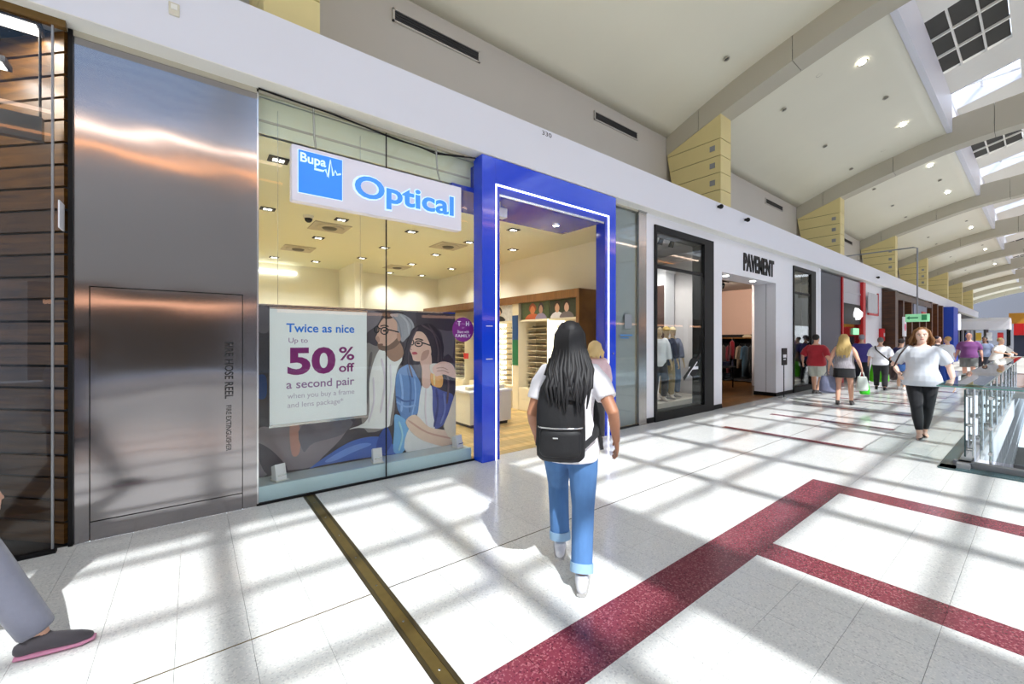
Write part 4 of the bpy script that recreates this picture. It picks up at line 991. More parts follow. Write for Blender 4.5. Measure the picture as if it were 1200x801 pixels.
def spot_track(label, loc, n, step, axis='x', aim=None, e=40, col=(1, .86, .74)):
    t = thing('track_light', label, 'track light', loc)
    a = (step * n / 2, .02) if axis == 'x' else (.02, step * n / 2)
    MB().box(-a[0], a[0], -a[1], a[1], -.03, 0).build('track', BLACK, t)
    for k in range(n):
        q = -step * n / 2 + step * (k + .5); p = (q, 0) if axis == 'x' else (0, q)
        MB().tube([(p[0], p[1], -.03), (p[0], p[1], -.09)], .015, 8).tube([(p[0], p[1] - .03, -.08), (p[0], p[1] + .03, -.24)], [.045, .055], 12).build('spot_head', BLACK, t)
        l = bpy.data.lights.new('spot_lamp', 'SPOT'); l.energy = e; l.spot_size = R(100); l.spot_blend = .7; l.shadow_soft_size = .05; l.color = col
        o = bpy.data.objects.new('spot_lamp', l); COL.objects.link(o); o.parent = t; o.location = (p[0], p[1] + .04, -.27)
        if aim:
            d = Vector(aim) - (Vector(loc) + Vector((p[0], p[1] + .04, -.27))); o.rotation_euler = d.to_track_quat('-Z', 'Y').to_euler()
    return t
spot_track('black track of spotlights in the clothing shop doorway', (12.6, 6.3, 3.44), 3, .8, 'x', (16.4, 7.0, 2.2), 90)
# clothes rail and shelves on the side wall
t = thing('clothes_wall_unit', 'dark wall unit with a wooden shelf and clothes rail inside the clothing shop', 'wall unit', (16.2, 7.1, 0))
MB().box(-.25, .2, -1.6, 1.6, 1.60, 1.64).build('shelf', CLF, t)
MB().tube([(-.1, -1.6, 1.42), (-.1, 1.6, 1.42)], .015, 8).build('rail', BLACK, t)
MB().box(-.3, .2, -1.6, 1.6, .04, .12).build('base_shelf', DARK, t)
for y in (-1.6, 0, 1.6): MB().box(-.25, .2, y - .02, y + .02, 0, 1.62).build('upright', BLACK, t)
MB().rings([(1.64, .12, .16, -.05, -.4), (1.68, .13, .17, -.05, -.4), (1.74, .08, .10, -.05, -.4)], 14).build('folded_item', mat('cloth cream', (206, 190, 160), .8), t)
cc = [(150, 30, 40), (30, 34, 60), (40, 44, 52), (90, 96, 110), (24, 26, 30), (60, 90, 110), (150, 130, 110), (34, 40, 70), (110, 30, 40), (80, 70, 64), (28, 28, 34), (70, 74, 90), (170, 160, 150), (40, 36, 34)]
cn = ['red', 'navy', 'charcoal', 'slate grey', 'black', 'teal', 'tan', 'dark blue', 'burgundy', 'brown', 'jet black', 'blue grey', 'pale cream', 'dark brown']
def garment(nm, label, loc, col, L, rz=0, w=.22):
    t = thing(nm, label, 'garment', loc, rz)
    mb = MB()
    mb.rings([(-L, w * .95, .05, 0, 0), (-L * .5, w * .85, .055, 0, 0), (-.18, w * .92, .05, 0, 0), (-.06, w * .8, .045, 0, 0), (-.02, w * .3, .03, 0, 0)], 14)
    for s_ in (-1, 1): mb.tube([(s_ * w * .75, 0, -.08), (s_ * w * 1.05, 0, -.3), (s_ * w * 1.1, .01, -.5)], [.055, .05, .045], 8)
    mb.build('cloth', mat('cloth ' + nm + str(col), col, .85, var=.15, scale=20, sheen=.2), t)
    MB().tube([(0, 0, -.02), (0, 0, .03), (.02, 0, .05), (0.02, 0, .07)], .005, 6).build('hanger', CHROME, t)
for k in range(14):
    y = 5.75 + k * .2
    garment('hanging_garment', '%s garment hanging on the rail inside the clothing shop doorway' % cn[k], (16.08, y, 1.35), cc[k], .85 + .15 * (k % 3), R((k * 37) % 30 - 15), .2)
# display table in the doorway
t = thing('folded_clothes_table', 'dark two tier table with piles of folded clothes inside the clothing shop', 'table', (13.3, 6.5, 0))
MB().box(-.7, .7, -.35, .35, .66, .70).build('top', DARK, t)
MB().box(-.6, .6, -.3, .3, .28, .31).build('lower_shelf', DARK, t)
for sx in (-1, 1):
    for sy in (-1, 1): MB().box(sx * .62 - .02, sx * .62 + .02, sy * .28 - .02, sy * .28 + .02, 0, .66).build('leg', BLACK, t)
for k in range(6):
    x = 12.78 + (k % 3) * .5; z = .70 if k < 3 else .31; c = cc[(k * 3 + 1) % 14]
    p = thing('folded_pile', '%s pile of folded clothes on the %s of the dark table' % (cn[(k * 3 + 1) % 14], 'top' if k < 3 else 'lower shelf'), 'clothes', (x, 6.5, z))
    for q in range(3): MB().box(-.16, .16, -.2, .2, q * .05 + .003, q * .05 + .048).build('fold', mat('fold ' + str(c), c, .85, var=.15), p, .015)
garment('hanging_garment', 'bright red top hanging just inside the clothing shop doorway', (13.6, 6.1, 1.55), (170, 36, 48), .6, R(30))
garment('hanging_garment', 'long white coat hanging at the left side of the clothing shop doorway', (9.78, 4.95, 1.5), (226, 226, 230), .85, R(40), .18)
MB().tube([(9.6, 4.95, 1.56), (9.95, 4.95, 1.56)], .01, 8).build('coat_hook_rail', CHROME, wall_cl)

# sign on a stand in the doorway
t = thing('floor_sign', 'black poster on a slim silver stand beside the clothing shop doorway', 'floor sign', (12.45, 4.25, 0))
MB().lathe([(.13, 0), (.13, .012), (.03, .03), (.012, .04)], n=20).build('base', CHROME, t)
MB().tube([(0, 0, .03), (0, 0, .9)], .012, 10).build('pole', DARK, t)
MB().box(-.17, .17, -.02, 0, .88, 1.33).build('board', BLACK, t)
MB().box(-.11, .11, -.0215, -.02, 1.08, 1.16).box(-.09, .07, -.0215, -.02, 1.02, 1.045).build('print', WHITE, t)

# shop windows
def shop_window(idx, xa, xb, jam, room_d, xw):
    w = struct('window_%d' % idx)
    MB().box(xa, xa + .07, 4.47, 4.75, 0, 3.72).build('frame_side', BLACK, w)
    MB().box(xb - jam, xb, 4.47, 4.75, 0, 3.72).build('frame_side', BLACK, w)
    MB().box(xa + .07, xb - jam, 4.47, 4.75, 3.60, 3.72).build('frame_head', BLACK, w)
    MB().box(xa + .07, xb - jam, 4.47, 4.75, 0, .16).build('frame_sill', BLACK, w)
    MB().box(xa + .07, xb - jam, 4.50, 4.54, 2.92, 2.98).build('transom', BLACK, w)
    MB().box(xa + .07, xb - jam, 4.51, 4.522, .16, 2.92).build('pane', GLASS, w)
    MB().box(xa + .07, xb - jam, 4.51, 4.522, 2.98, 3.60).build('pane', GLASS, w)
    n = 'window_bay_%d' % idx
    r = MB().box(xa - .1 if idx == 4 else xw - 1.0, xw + .08, room_d, room_d + .08, 0, 3.9).box(xa - .1 if idx == 4 else xw, xa if idx == 4 else xw + .02, 4.76, room_d, 0, 3.9).box(xw, xw + .08, 4.76, room_d, 0, 3.9).box(xa - .1, xw + .08, 4.76, room_d, 3.85, 3.9).build('wall_' + n, mat('display wall', (206, 202, 204), .6)); tag(r, kind='structure')
    p = MB().box(xa, xw, 4.76, room_d if idx == 4 else 5.2, 0, .26).build('trim_%d' % (idx + 5), mat('display plinth', (196, 190, 180), .5)); tag(p, kind='structure')
    return w
shop_window(4, 6.86, 9.10, .40, 6.4, 9.42)
shop_window(5, 13.85, 15.75, .42, 6.0, 16.0)
for i, (x, n) in enumerate(((7.75, 4), (14.7, 3))):
    spot_track('black track of spotlights at the top of the %s clothing shop window' % ('nearer' if i == 0 else 'farther'), (x, 5.05, 3.84), n, .42, 'x', (x + 1.2, 5.6, 1.2), 46, (1, .95, .9))
t = thing('column_display', 'white square column with a dark fashion poster behind the mannequins', 'column', (9.12, 5.75, .26))
MB().box(-.2, .2, -.2, .2, 0, 2.9).build('shaft', WHITE, t)
MB().box(-.23, .23, -.23, .23, 2.9, 3.0).build('cap', WHITE, t)
MB().box(-.205, -.20, -.18, .18, 1.2, 2.6).build('poster', mat('poster brown', (84, 62, 56), .5, var=.5, scale=6), t)
# window decal of the clothing shop
dc = struct('trim_20', (8.30, 4.505, .98))
MB().disc_y(0, 0, .20, -.001, .0, 32).build('decal_disc', BLACK, dc)
MB().box(-.19, .19, -.0025, -.0015, -.05, .01).build('decal_band', WHITE, dc)
MB().add([(-.42, -.004, -.20), (-.38, -.004, -.27), (.30, -.004, .22), (.26, -.004, .29), (-.42, -.003, -.20), (-.38, -.003, -.27), (.30, -.003, .22), (.26, -.003, .29)],
         [(0, 1, 2, 3), (4, 7, 6, 5), (0, 4, 5, 1), (1, 5, 6, 2), (2, 6, 7, 3), (3, 7, 4, 0)]).build('decal_sash', BLACK, dc)
MB().box(-.30, .18, -.0055, -.0045, -.012, .012).build('decal_line', WHITE, dc).rotation_euler = (0, -math.atan2(.49, .68), 0)

# ------------------------------------------------------------------ shops farther along
NAVY = mat('navy panel', (34, 40, 62), .4)
t = thing('navy_wall_panel', 'plain dark navy wall panel after the white clothing shop', 'wall panel', (17.3, 4.5, 0))
MB().box(-1.0, 1.12, -.02, .15, .1, 3.80).build('sheet', NAVY, t); MB().box(-1.0, 1.12, -.03, .15, 0, .1).build('kick', BLACK, t)
MB().box(-1.25, -1.0, -.01, .15, 0, 3.89).build('white_edge', PW, t)
RED = mat('shop red', (196, 20, 26), .4)
rs = thing('red_framed_shopfront', 'shopfront with tall red posts and a black sign with a white emblem', 'shopfront', (20, 4.5, 0))
def Rr(mb): return at(mb, 20, 4.5, 0)
Rr(MB().box(18.46, 18.58, 4.44, 4.6, 0, 3.82)).build('red_post', RED, rs)
Rr(MB().box(20.85, 21.2, 4.36, 4.6, 0, 3.82)).build('red_post', RED, rs)
Rr(MB().box(18.58, 20.85, 4.5, 4.52, 0.1, 3.8)).build('glass', GLASS_D, rs)
Rr(MB().box(18.58, 20.85, 4.44, 4.5, 2.15, 2.9)).build('sign_board', BLACK, rs)
Rr(MB().tube([(19.9, 4.42, 2.5), (20.0, 4.42, 2.62), (20.15, 4.42, 2.5), (20.35, 4.42, 2.55), (20.45, 4.42, 2.4)], [.10, .16, .2, .16, .08], 10, cap='round')).build('emblem', mat('emblem white', (245, 245, 245), .5, emit=.6), rs)
Rr(MB().box(18.58, 20.85, 4.46, 4.5, 2.9, 3.8).box(18.58, 20.85, 4.44, 4.5, 3.3, 3.36)).build('transom_glass', mat('red shop transom', (170, 168, 176), .3), rs)
Rr(MB().box(18.58, 19.2, 4.42, 4.44, 1.25, 1.5)).build('orange_screen', mat('orange screen', (240, 140, 50), .5, emit=1.0), rs)
Rr(MB().box(19.9, 20.7, 4.46, 4.47, 1.75, 2.0)).build('green_exit_box', mat('exit green', (150, 220, 170), .5, emit=.6), rs)
Rr(MB().box(18.5, 21, 6.5, 6.6, 0, 3.9).box(18.5, 21, 4.5, 6.5, -.1, 0.0)).build('interior', mat('red shop inside', (120, 128, 126), .6, var=.3, scale=2), rs)
Rr(MB().box(21.3, 22.9, 4.28, 4.34, 2.55, 2.63).box(22.83, 22.9, 4.28, 4.34, 2.55, 3.5)).build('banner_bracket', RED, rs)
Rr(MB().box(21.3, 22.83, 4.30, 4.32, 2.65, 3.45)).build('banner', mat('grey banner', (190, 190, 194), .5, var=.15, scale=4), rs)
wf = MB().box(21.3, 24.6, 4.50, 4.7, 0, 3.893).build('wall_white_beyond', PW); tag(wf, kind='structure')
t = thing('red_wall_box', 'small red fire equipment box on the white wall before the dark timber shop', 'wall box', (24.2, 4.46, 1.5))
MB().box(-.16, .16, -.12, .04, 0, .55).build('box', RED, t, .02); MB().box(-.1, .1, -.125, -.12, .2, .35).build('marking', WHITE, t)
DT = wood_mat('dark brown board', (54, 30, 14), (92, 54, 24), 2.0, (1, 1, 12), .4)
ds = thing('dark_timber_shopfront', 'dark brown timber shopfront with tall windows', 'shopfront', (29, 4.3, 0))
def Q(mb): return at(mb, 29, 4.3, 0)
Q(MB().box(24.65, 25.2, 4.05, 4.7, 0, 3.72)).build('timber_pillar', DT, ds)
Q(MB().box(25.2, 35.4, 4.2, 4.7, 3.45, 3.75)).build('header', DT, ds)
for k in range(5):
    x = 25.2 + k * 2.05
    Q(MB().box(x + 1.75, x + 2.05, 4.15, 4.6, 0, 3.45)).build('timber_pillar', DT, ds)
    Q(MB().box(x, x + 1.75, 4.4, 4.42, 0.0, 3.45)).build('window_pane', GLASS_D, ds)
    Q(MB().box(x, x + 1.75, 5.0, 5.05, 0.0, 3.45)).build('backdrop', [mat('amber interior glow', (150, 92, 30), .5, var=.3, scale=2, emit=.6), mat('backdrop grey', (90, 88, 96), .5, var=.3, scale=2)][0 if k in (0, 3) else 1], ds)  # amber backdrop glows by itself in place of lamps inside the shop
Q(MB().box(25.3, 26.6, 4.36, 4.38, 2.5, 3.3)).build('lit_poster', mat('lit poster', (180, 190, 226), .5, var=.25, scale=3, emit=.4), ds)
Q(MB().box(29.4, 33.2, 4.12, 4.2, 2.6, 3.4)).build('sign_board', mat('grey blue board', (120, 128, 150), .5), ds)
Q(MB().box(31.5, 32.8, 4.09, 4.12, 2.85, 3.1)).build('red_lettering_bar', RED, ds)
t = thing('poster_stand', 'pale poster with a pink disc on a post before the dark timber shop', 'poster stand', (24.6, 3.75, 0))
MB().tube([(0, 0, 0), (0, 0, 1.75)], .03, 8).build('post', CHROME, t); MB().box(-.25, .25, -.03, .03, 1.7, 2.55).build('board', WHITE, t)
MB().disc_y(0, 2.1, .17, -.034, -.03, 18).build('disc', mat('pink print', (226, 70, 120), .5), t); MB().lathe([(.25, 0), (.25, .03), (.03, .05)], n=14).build('base', DARK, t)
t = thing('brown_shopfront', 'brown shopfront with amber lit openings after the timber shop', 'shopfront', (38.5, 4.5, 0))
for k in range(3):
    MB().box(-3 + k * 2.2, -2.6 + k * 2.2, -.3, .2, 0, 3.85).build('pillar', DT, t)
    MB().box(-2.6 + k * 2.2, -.8 + k * 2.2, .1, .2, 0, 3.85).build('lit_opening', mat('amber interior glow', (150, 92, 30), .5), t)
t = thing('blue_shopfront', 'bright blue projecting shopfront far along the mall', 'shopfront', (45, 4.4, 0))
MB().box(-2.8, -.4, -.5, .3, 0, 3.88).build('blue_wall', mat('far blue', (24, 72, 196), .4), t)
MB().box(-.4, 4, -.1, .3, 0, 3.88).build('dark_opening', BLACK, t)
MB().box(.5, 1.3, -.5, -.1, 2.3, 3.5).build('blade_sign', mat('blade white', (240, 244, 255), .4, emit=.8), t)
t = thing('far_shopfront', 'dark grey shopfront at the far end of the row', 'shopfront', (57, 4.6, 0))
MB().box(-8, 9, 0, .3, 0, 3.88).build('dark_front', DARK, t)
for k in range(5): MB().box(-7.5 + k * 3.2, -5.2 + k * 3.2, -.03, 0, .2, 3.2).build('window', mat('far window', (120, 122, 130), .3, var=.3, scale=1), t)
# far kiosk with white canopy, red and yellow shop, end wall sign
k_ = thing('food_kiosk', 'far kiosk with a white canopy roof over a dark counter', 'kiosk', (50, 2.6, 0))
MB().prism([(-1.6, 2.35), (1.6, 2.35), (1.6, 3.0), (.9, 3.25), (-1.2, 3.25), (-1.6, 3.0)], 'y', -1.0, 1.6).build('canopy', WHITE, k_)
MB().box(-1.5, 1.5, -.9, 1.5, 0, 1.1).build('counter', BLACK, k_)
for x in (-1.5, 1.5):
    for y in (-.9, 1.5): MB().box(x - .05, x + .05, y - .05, y + .05, 1.1, 2.35).build('post', BLACK, k_)
MB().box(-1.4, 1.4, .2, .3, 1.1, 2.35).build('menu_board', DARK, k_)
for i in range(4): MB().box(-1.52, -1.5, -.7 + i * .55, -.4 + i * .55, 1.5, 2.1).build('menu_panel', [mat('menu red', (190, 40, 40), .5), mat('menu white', (230, 230, 230), .5), mat('menu yellow', (220, 180, 60), .5), mat('menu blue', (60, 90, 160), .5)][i], k_)
t = thing('red_yellow_shop', 'far shop with a red and amber fascia over a dark front', 'shopfront', (62, -1.4, 0))
MB().box(0, 1, -6, 3.2, 0, 2.0).build('front', NAVY, t); MB().box(-.1, 1, -6, 3.2, 2.0, 3.1).build('red_fascia', RED, t); MB().box(-.05, 1, -6, 3.5, 3.1, 4.1).build('amber_fascia', mat('amber fascia', (200, 140, 40), .5), t)
# hanging exit sign
t = thing('exit_sign', 'green and white exit sign hanging on a thin pole from the pier row', 'exit sign', (18.4, 2.5, 2.1))
MB().box(-.03, .03, -.28, .28, .03, .28).build('box', mat('exit sign face', (150, 220, 170), .4, emit=.25), t, .01)
MB().box(-.035, -.03, -.22, -.1, .08, .25).box(-.035, -.03, -.02, .18, .14, .18).prism([(.18, .1), (.25, .16), (.18, .22)], 'x', -.035, -.03).build('pictogram', mat('exit dark green', (40, 130, 80), .5, emit=.2), t)
MB().tube([(0, 0, .28), (0, 0, 2.4), (0.05, .1, 2.44), (.1, 2.4, 2.44)], .022, 8).build('pole', PLATE, t)
# small fittings on the fascia
for i, (x, z, w) in enumerate(((-.12, 4.2, 'sensor'), (3.95, 4.42, 'number'), (8.9, 4.40, 'cam'), (10.2, 4.35, 'cam'), (22.5, 4.15, 'cam'))):
    if w == 'sensor':
        t = thing('call_point', 'small cream square fitting on the white fascia above the steel panel', 'fitting', (-.12, 4.30, 4.16))
        MB().box(-.035, .035, -.02, 0, 0, .10).build('plate', mat('cream plastic', (214, 208, 190), .4), t, .006); MB().box(-.02, .02, -.03, -.02, .04, .08).build('cap', WHITE_W, t)
    elif w == 'number':
        t = thing('number_plate', 'tiny dark number marking near the top of the white fascia', 'marking', (x, 4.299, z)); text_obj('lettering', '330', DARK, t, -.09, .09, 0, .06, 0, .001)
    else:
        t = thing('fascia_camera', 'small black camera on the white fascia, %s' % (['', '', 'nearest one, under the first yellow pier', 'one right of the nearest yellow pier', 'far one above the dark timber shop'][i]), 'camera', (x, 4.30, z))
        MB().tube([(0, 0, 0), (0, -.05, 0)], .03, 10).ball((0, -.08, -.01), .05, 12, 8).build('body', BLACK, t); MB().box(-.04, .04, -.012, 0, -.04, .04).build('mount', WHITE, t)

# ------------------------------------------------------------------ glass balustrade round the void
def balustrade(label, loc, rz, L, near):
    yp = .12 if near else -.03; out = -1 if near else 1
    t = thing('glass_balustrade', label, 'balustrade', loc, rz)
    MB().box(0, L, -.18, .18, .985, 1.0).build('top_shelf', GLASS_G, t)
    MB().box(0, L, -.185, -.18, .985, 1.001).box(0, L, .18, .185, .985, 1.001).box(-.005, 0, -.185, .185, .985, 1.001).build('shelf_edge', GLASS_E, t)
    n = max(1, round(L / 1.45)); w = L / n
    for k in range(n):
        a = k * w + .02 + (.3 if k == 0 else 0)
        MB().box(a, (k + 1) * w - .02, .02 + yp - .02, .032 + yp - .02, .12, .94).build('pane', GLASS_G, t)
        MB().box(a - .004, a, yp - .002, yp + .014, .12, .94).build('pane_edge', mat('pane edge dark', (40, 66, 70), .2), t)
        MB().tube([(a + .08, yp - out * .06, 0.02), (a + .08, yp - out * .06, .985)], .014, 10).build('post', CHROME, t)
        for z in (.2, .5, .86):
            for xx in (a + .08, (k + 1) * w - .12):
                MB().tube([(xx, yp + out * .02, z), (xx, yp - out * .05, z)], .02, 12).build('fixing', CHROME, t)
    MB().box(.1, L, yp - .05, yp + .06, .0, .07).build('base_channel', PLATE, t)
    MB().box(0 if near else .02, L, min(out * .18, yp + out * .06), max(out * .18, yp + out * .06), .0, .012).build('floor_plate', mat('slate plate', (58, 82, 86), .25), t)
    return t
balustrade('long glass balustrade along the void with flat glass top shelf and steel studs', (7.16, 0.62, 0.001), 0, 13.9, False)
b2 = balustrade('short glass balustrade panel at the right edge with green glass top', (7.32, 0.79, 0.001), R(-90), 5.8, True)
b3 = balustrade('far cross run of glass balustrade closing the end of the void', (21.3, 0.44, 0.001), R(-90), 6.5, True)
# ------------------------------------------------------------------ people
def blob(mb, voxel, smooth=4, name='body'):
    """fuse overlapping closed pieces into one continuous smooth skin"""
    me = mb.mesh(name); o = bpy.data.objects.new(name, me); COL.objects.link(o)
    r = o.modifiers.new('r', 'REMESH'); r.mode = 'VOXEL'; r.voxel_size = voxel; r.use_smooth_shade = True
    if smooth:
        s_ = o.modifiers.new('s', 'SMOOTH'); s_.factor = .5; s_.iterations = smooth
    dg = bpy.context.evaluated_depsgraph_get(); dg.update()
    out = bpy.data.meshes.new_from_object(o.evaluated_get(dg)); out.name = name
    bpy.data.objects.remove(o); bpy.data.meshes.remove(me)
    out.materials.clear()
    return out
def ik(a, c, l1, l2, pole):
    a, c, pole = Vector(a), Vector(c), Vector(pole)
    d = c - a; L = min(d.length, (l1 + l2) * .999)
    if d.length > L: c = a + d.normalized() * L; d = c - a
    x = (l1 * l1 - l2 * l2 + L * L) / (2 * L); h = math.sqrt(max(0, l1 * l1 - x * x))
    n = d.normalized(); p = (pole - n * pole.dot(n)).normalized()
    return a + n * x + p * h, c
def lerp(a, b, t): return Vector(a) * (1 - t) + Vector(b) * t
EYEW = mat('eye white', (235, 232, 228), .3); EYED = mat('eye dark', (40, 28, 24), .3); LIP = mat('lip', (176, 92, 88), .5)
SOLE = mat('shoe sole', (168, 166, 164), .6)

def person(label, loc, face, H, g=1.0, skin=(222, 176, 150), hair='short', hcol=(50, 36, 28), top=None, bottom=None, shoes=(230, 230, 230),
           lf=(-.09, .0, 0), rf=(.09, 0, 0), lh=None, rh=None, lean=0.0, sex='f', voxel=.014, turn=0.0, belly=0.0, epole=None, fine=False, group=None, sole=None):
    """face: direction the person walks / looks; all poses in metres for a 1.70 m figure facing +y"""
    rz = math.atan2(-face[0], face[1])
    t = thing('person', label, 'person', (loc[0], loc[1], loc[2] if len(loc) > 2 else 0.002), rz, group)
    k = H / 1.70
    t.scale = (k, k, k)
    SK = mat('skin %d %d %d' % skin, skin, .5, var=.04, scale=20, sheen=.05)
    sh = .165 if sex == 'f' else .19
    g2 = math.sqrt(g)
    ly = lambda z: lean * max(0, z - .92) / .5
    hipw = .085 * g2
    hip = {-1: Vector((-hipw, 0, .90)), 1: Vector((hipw, 0, .90))}
    ft = {-1: Vector((lf[0], lf[1], lf[2] + .085)), 1: Vector((rf[0], rf[1], rf[2] + .085))}
    kn = {}
    for s_ in (-1, 1): kn[s_], ft[s_] = ik(hip[s_], ft[s_], .425, .41, (s_ * .08, 1, 0))
    shd = {s_: Vector((s_ * sh * (.9 + .1 * g), ly(1.36), 1.368 - .18 * (g2 - 1))) for s_ in (-1, 1)}
    hd = {-1: Vector(lh or (-.27 * g2, .06, .84)), 1: Vector(rh or (.27 * g2, .06, .84))}
    el = {}
    for s_ in (-1, 1): el[s_], hd[s_] = ik(shd[s_], hd[s_], .29, .255, (s_ * .15, -1, -.1) if not epole else (s_ * epole[0], epole[1], epole[2]))
    # ---- torso section table (z, rx, ry)
    hipf = 1.0 if sex == 'f' else .92
    T0 = [(.80, .145 * hipf, .105), (.88, .168 * hipf, .122), (.96, .158 * hipf, .115), (1.06, .132, .098), (1.14, .136, .102),
          (1.24, .152 if sex == 'f' else .165, .118), (1.32, .162 if sex == 'f' else .178, .108), (1.385, .122, .082), (1.43, .072, .06)]
    def sect(infl, z0, z1, flare=0.0):
        out = []
        for z, rx, ry in T0:
            if z < z0 - .03 or z > z1 + .001: continue
            gg = g if z < 1.3 else g2
            bel = belly * math.exp(-((z - 1.04) / .14) ** 2)
            fl = flare * max(0, 1.1 - z)
            out.append((z, rx * gg + infl + fl, ry * gg + infl + bel * .5 + fl, 0, ly(z) + bel * .5))
        if out and out[0][0] > z0 + .005:
            a = out[0]; out.insert(0, (z0, a[1], a[2], a[3], a[4]))
        return out
    def bodypart():
        mb = MB()
        mb.rings(sect(0, .80, 1.43), 20)
        for s_ in (-1, 1):
            mb.tube([hip[s_] + Vector((0, 0, .02)), lerp(hip[s_], kn[s_], .4), kn[s_], lerp(kn[s_], ft[s_], .35), ft[s_]],
                    [.088 * g2, .076 * g2, .052 * g2, .053 * g2, .036], 12, cap='round')
            toe = ft[s_] + Vector((s_ * .015, .15, -.055))
            mb.tube([ft[s_] + Vector((0, -.04, -.05)), ft[s_] + Vector((0, .05, -.045)), toe], [.036, .038, .03] if not shoes else [.028, .026, .018], 10, cap='round')
            mb.tube([shd[s_] + Vector((-s_ * .03, 0, 0)), lerp(shd[s_], el[s_], .35), el[s_], lerp(el[s_], hd[s_], .35), hd[s_]],
                    [.058 * g2, .049 * g2, .038 * g2, .037 * g2, .024], 12, cap='round')
            # hand: palm, four fingers, thumb
            d = (hd[s_] - el[s_]).normalized(); d = (d + Vector((0, 0.05, -.25))).normalized()
            side = Vector((s_ * -1, 0, 0)); side = (side - d * side.dot(d)).normalized()   # towards the body = palm normal
            fw = d.cross(side) * (1 if s_ > 0 else -1)
            if fw.y < 0: fw = -fw
            w = hd[s_]
            mb.tube([w, w + d * .045, w + d * .085], [(.024, .016), (.036, .016), (.036, .014)], 10, cap='round', flat=fw)
            fr = .0088 if fine else .010
            for q, (off, ln) in enumerate(((.028, .072), (.009, .082), (-.010, .076), (-.028, .058))):
                b = w + d * .085 + fw * off
                m1 = b + d * ln * .5 + side * ln * .10 + fw * off * .12
                m2 = b + d * ln * .92 + side * ln * .42 + fw * off * .18
                mb.tube([b - d * .01, m1, m2], [fr, fr * .95, fr * .8], 8, cap='round')
            b = w + d * .03 + fw * .024
            mb.tube([b, b + d * .035 + fw * .026 + side * .012, b + d * .07 + fw * .030 + side * .022], [.012, .0105, .009], 8, cap='round')
        # neck and head
        ny = ly(1.43)
        mb.tube([(0, ny - .01, 1.40), (0, ny + .0, 1.50)], [.056 * g2, .050], 14, cap='round')
        hy_ = ny + .012
        c, s2 = math.cos(turn), math.sin(turn)
        def hp(x, y, z): return (x * c - y * s2, hy_ + x * s2 + y * c, z)
        mb.ball(hp(0, -.012, 1.605), (.077, .094, .095), 18, 12)
        mb.rings([(1.468, .026, .03, *hp(0, .045, 0)[:2]), (1.482, .042, .046, *hp(0, .038, 0)[:2]), (1.52, .058, .062, *hp(0, .024, 0)[:2]),
                  (1.56, .068, .078, *hp(0, .008, 0)[:2]), (1.61, .072, .085, *hp(0, 0, 0)[:2])], 16)
        mb.tube([hp(0, .078, 1.592), hp(0, .096, 1.562), hp(0, .085, 1.548)], [.009, .013, .010], 8, cap='round')
        mb.tube([hp(-.02, .076, 1.519), hp(0, .084, 1.519), hp(.02, .076, 1.519)], [.006, .008, .006], 8, cap='round')
        mb.ball(hp(0, .066, 1.487), (.02, .014, .014), 10, 6)
        for s_ in (-1, 1):
            mb.ball(hp(s_ * .077, -.012, 1.575), (.010, .018, .030), 8, 6)
            mb.ball(hp(s_ * .036, .056, 1.555), (.022, .016, .02), 8, 6)
        return mb, hp
    mb, hp = bodypart()
    link('body', blob(mb, voxel if not fine else .0062, 2 if fine else 3), SK, t)
    for s_ in (-1, 1):
        e = MB().ball(hp(s_ * .031, .073, 1.582), (.013, .010, .0075), 10, 6).build('eye', EYEW, t)
        MB().ball(hp(s_ * .031, .080, 1.582), (.006, .0045, .006), 8, 6).build('iris', EYED, e)
        MB().tube([hp(s_ * .016, .083, 1.602), hp(s_ * .034, .082, 1.607), hp(s_ * .052, .070, 1.602)], .004, 6).build('eyebrow', mat('hair %d %d %d' % hcol, hcol, .6), t)
    MB().tube([hp(-.022, .078, 1.519), hp(-.008, .088, 1.522), hp(.008, .088, 1.522), hp(.022, .078, 1.519)], [.003, .0065, .0065, .003], 6).build('lips', LIP, t)
    # ---- clothes
    def cloth(col, nm, sc=26, var=.10): return mat('%s %d %d %d' % ((nm,) + tuple(col)), col, .82, var=var, scale=sc, bump=.15, sheen=.2)
    vx = voxel if not fine else .009
    if bottom:
        kind, bc = bottom[0], bottom[1]
        mb = MB()
        if kind in ('jeans', 'trousers', 'leggings', 'shorts'):
            loose = {'jeans': .018, 'trousers': .020, 'leggings': .009, 'shorts': .034}[kind]
            mb.rings(sect(.012, .80, 1.0), 20)
            end = .60 if kind == 'shorts' else 1.0
            for s_ in (-1, 1):
                pts = [hip[s_] + Vector((0, 0, .02)), lerp(hip[s_], kn[s_], .4)]; rr = [.095 * g2 + .008, .080 * g2 + loose]
                if kind == 'shorts':
                    pts.append(lerp(hip[s_], kn[s_], .92)); rr.append(.074 * g2 + loose)
                else:
                    cr = .89 if kind == 'leggings' else .93
                    pts += [kn[s_], lerp(kn[s_], ft[s_], .4), lerp(kn[s_], ft[s_], cr)]
                    rr += [.058 * g2 + loose, .054 * g2 + loose, (.038 if kind == 'leggings' else .052) + loose * .9]
                mb.tube(pts, rr, 14, cap=True)
            pm = link(kind, blob(mb, vx, 3), mat('denim %d %d %d' % tuple(bc), bc, .85, var=.42, scale=6, bump=.35, stretch=(1.6, 1.6, .45)) if kind == 'jeans' else cloth(bc, 'trouser'), t)
            if kind == 'jeans' and fine:
                for s_ in (-1, 1):
                    cpos = lerp(kn[s_], ft[s_], .93); dd = (ft[s_] - kn[s_]).normalized()
                    MB().tube([cpos - dd * .05, cpos + dd * .004], .052 + loose * .9 + .006, 18, cap=True).build('cuff', mat('denim cuff', (150, 184, 214), .85, var=.15, scale=14), pm)
        elif kind == 'skirt':
            zb = bottom[2]
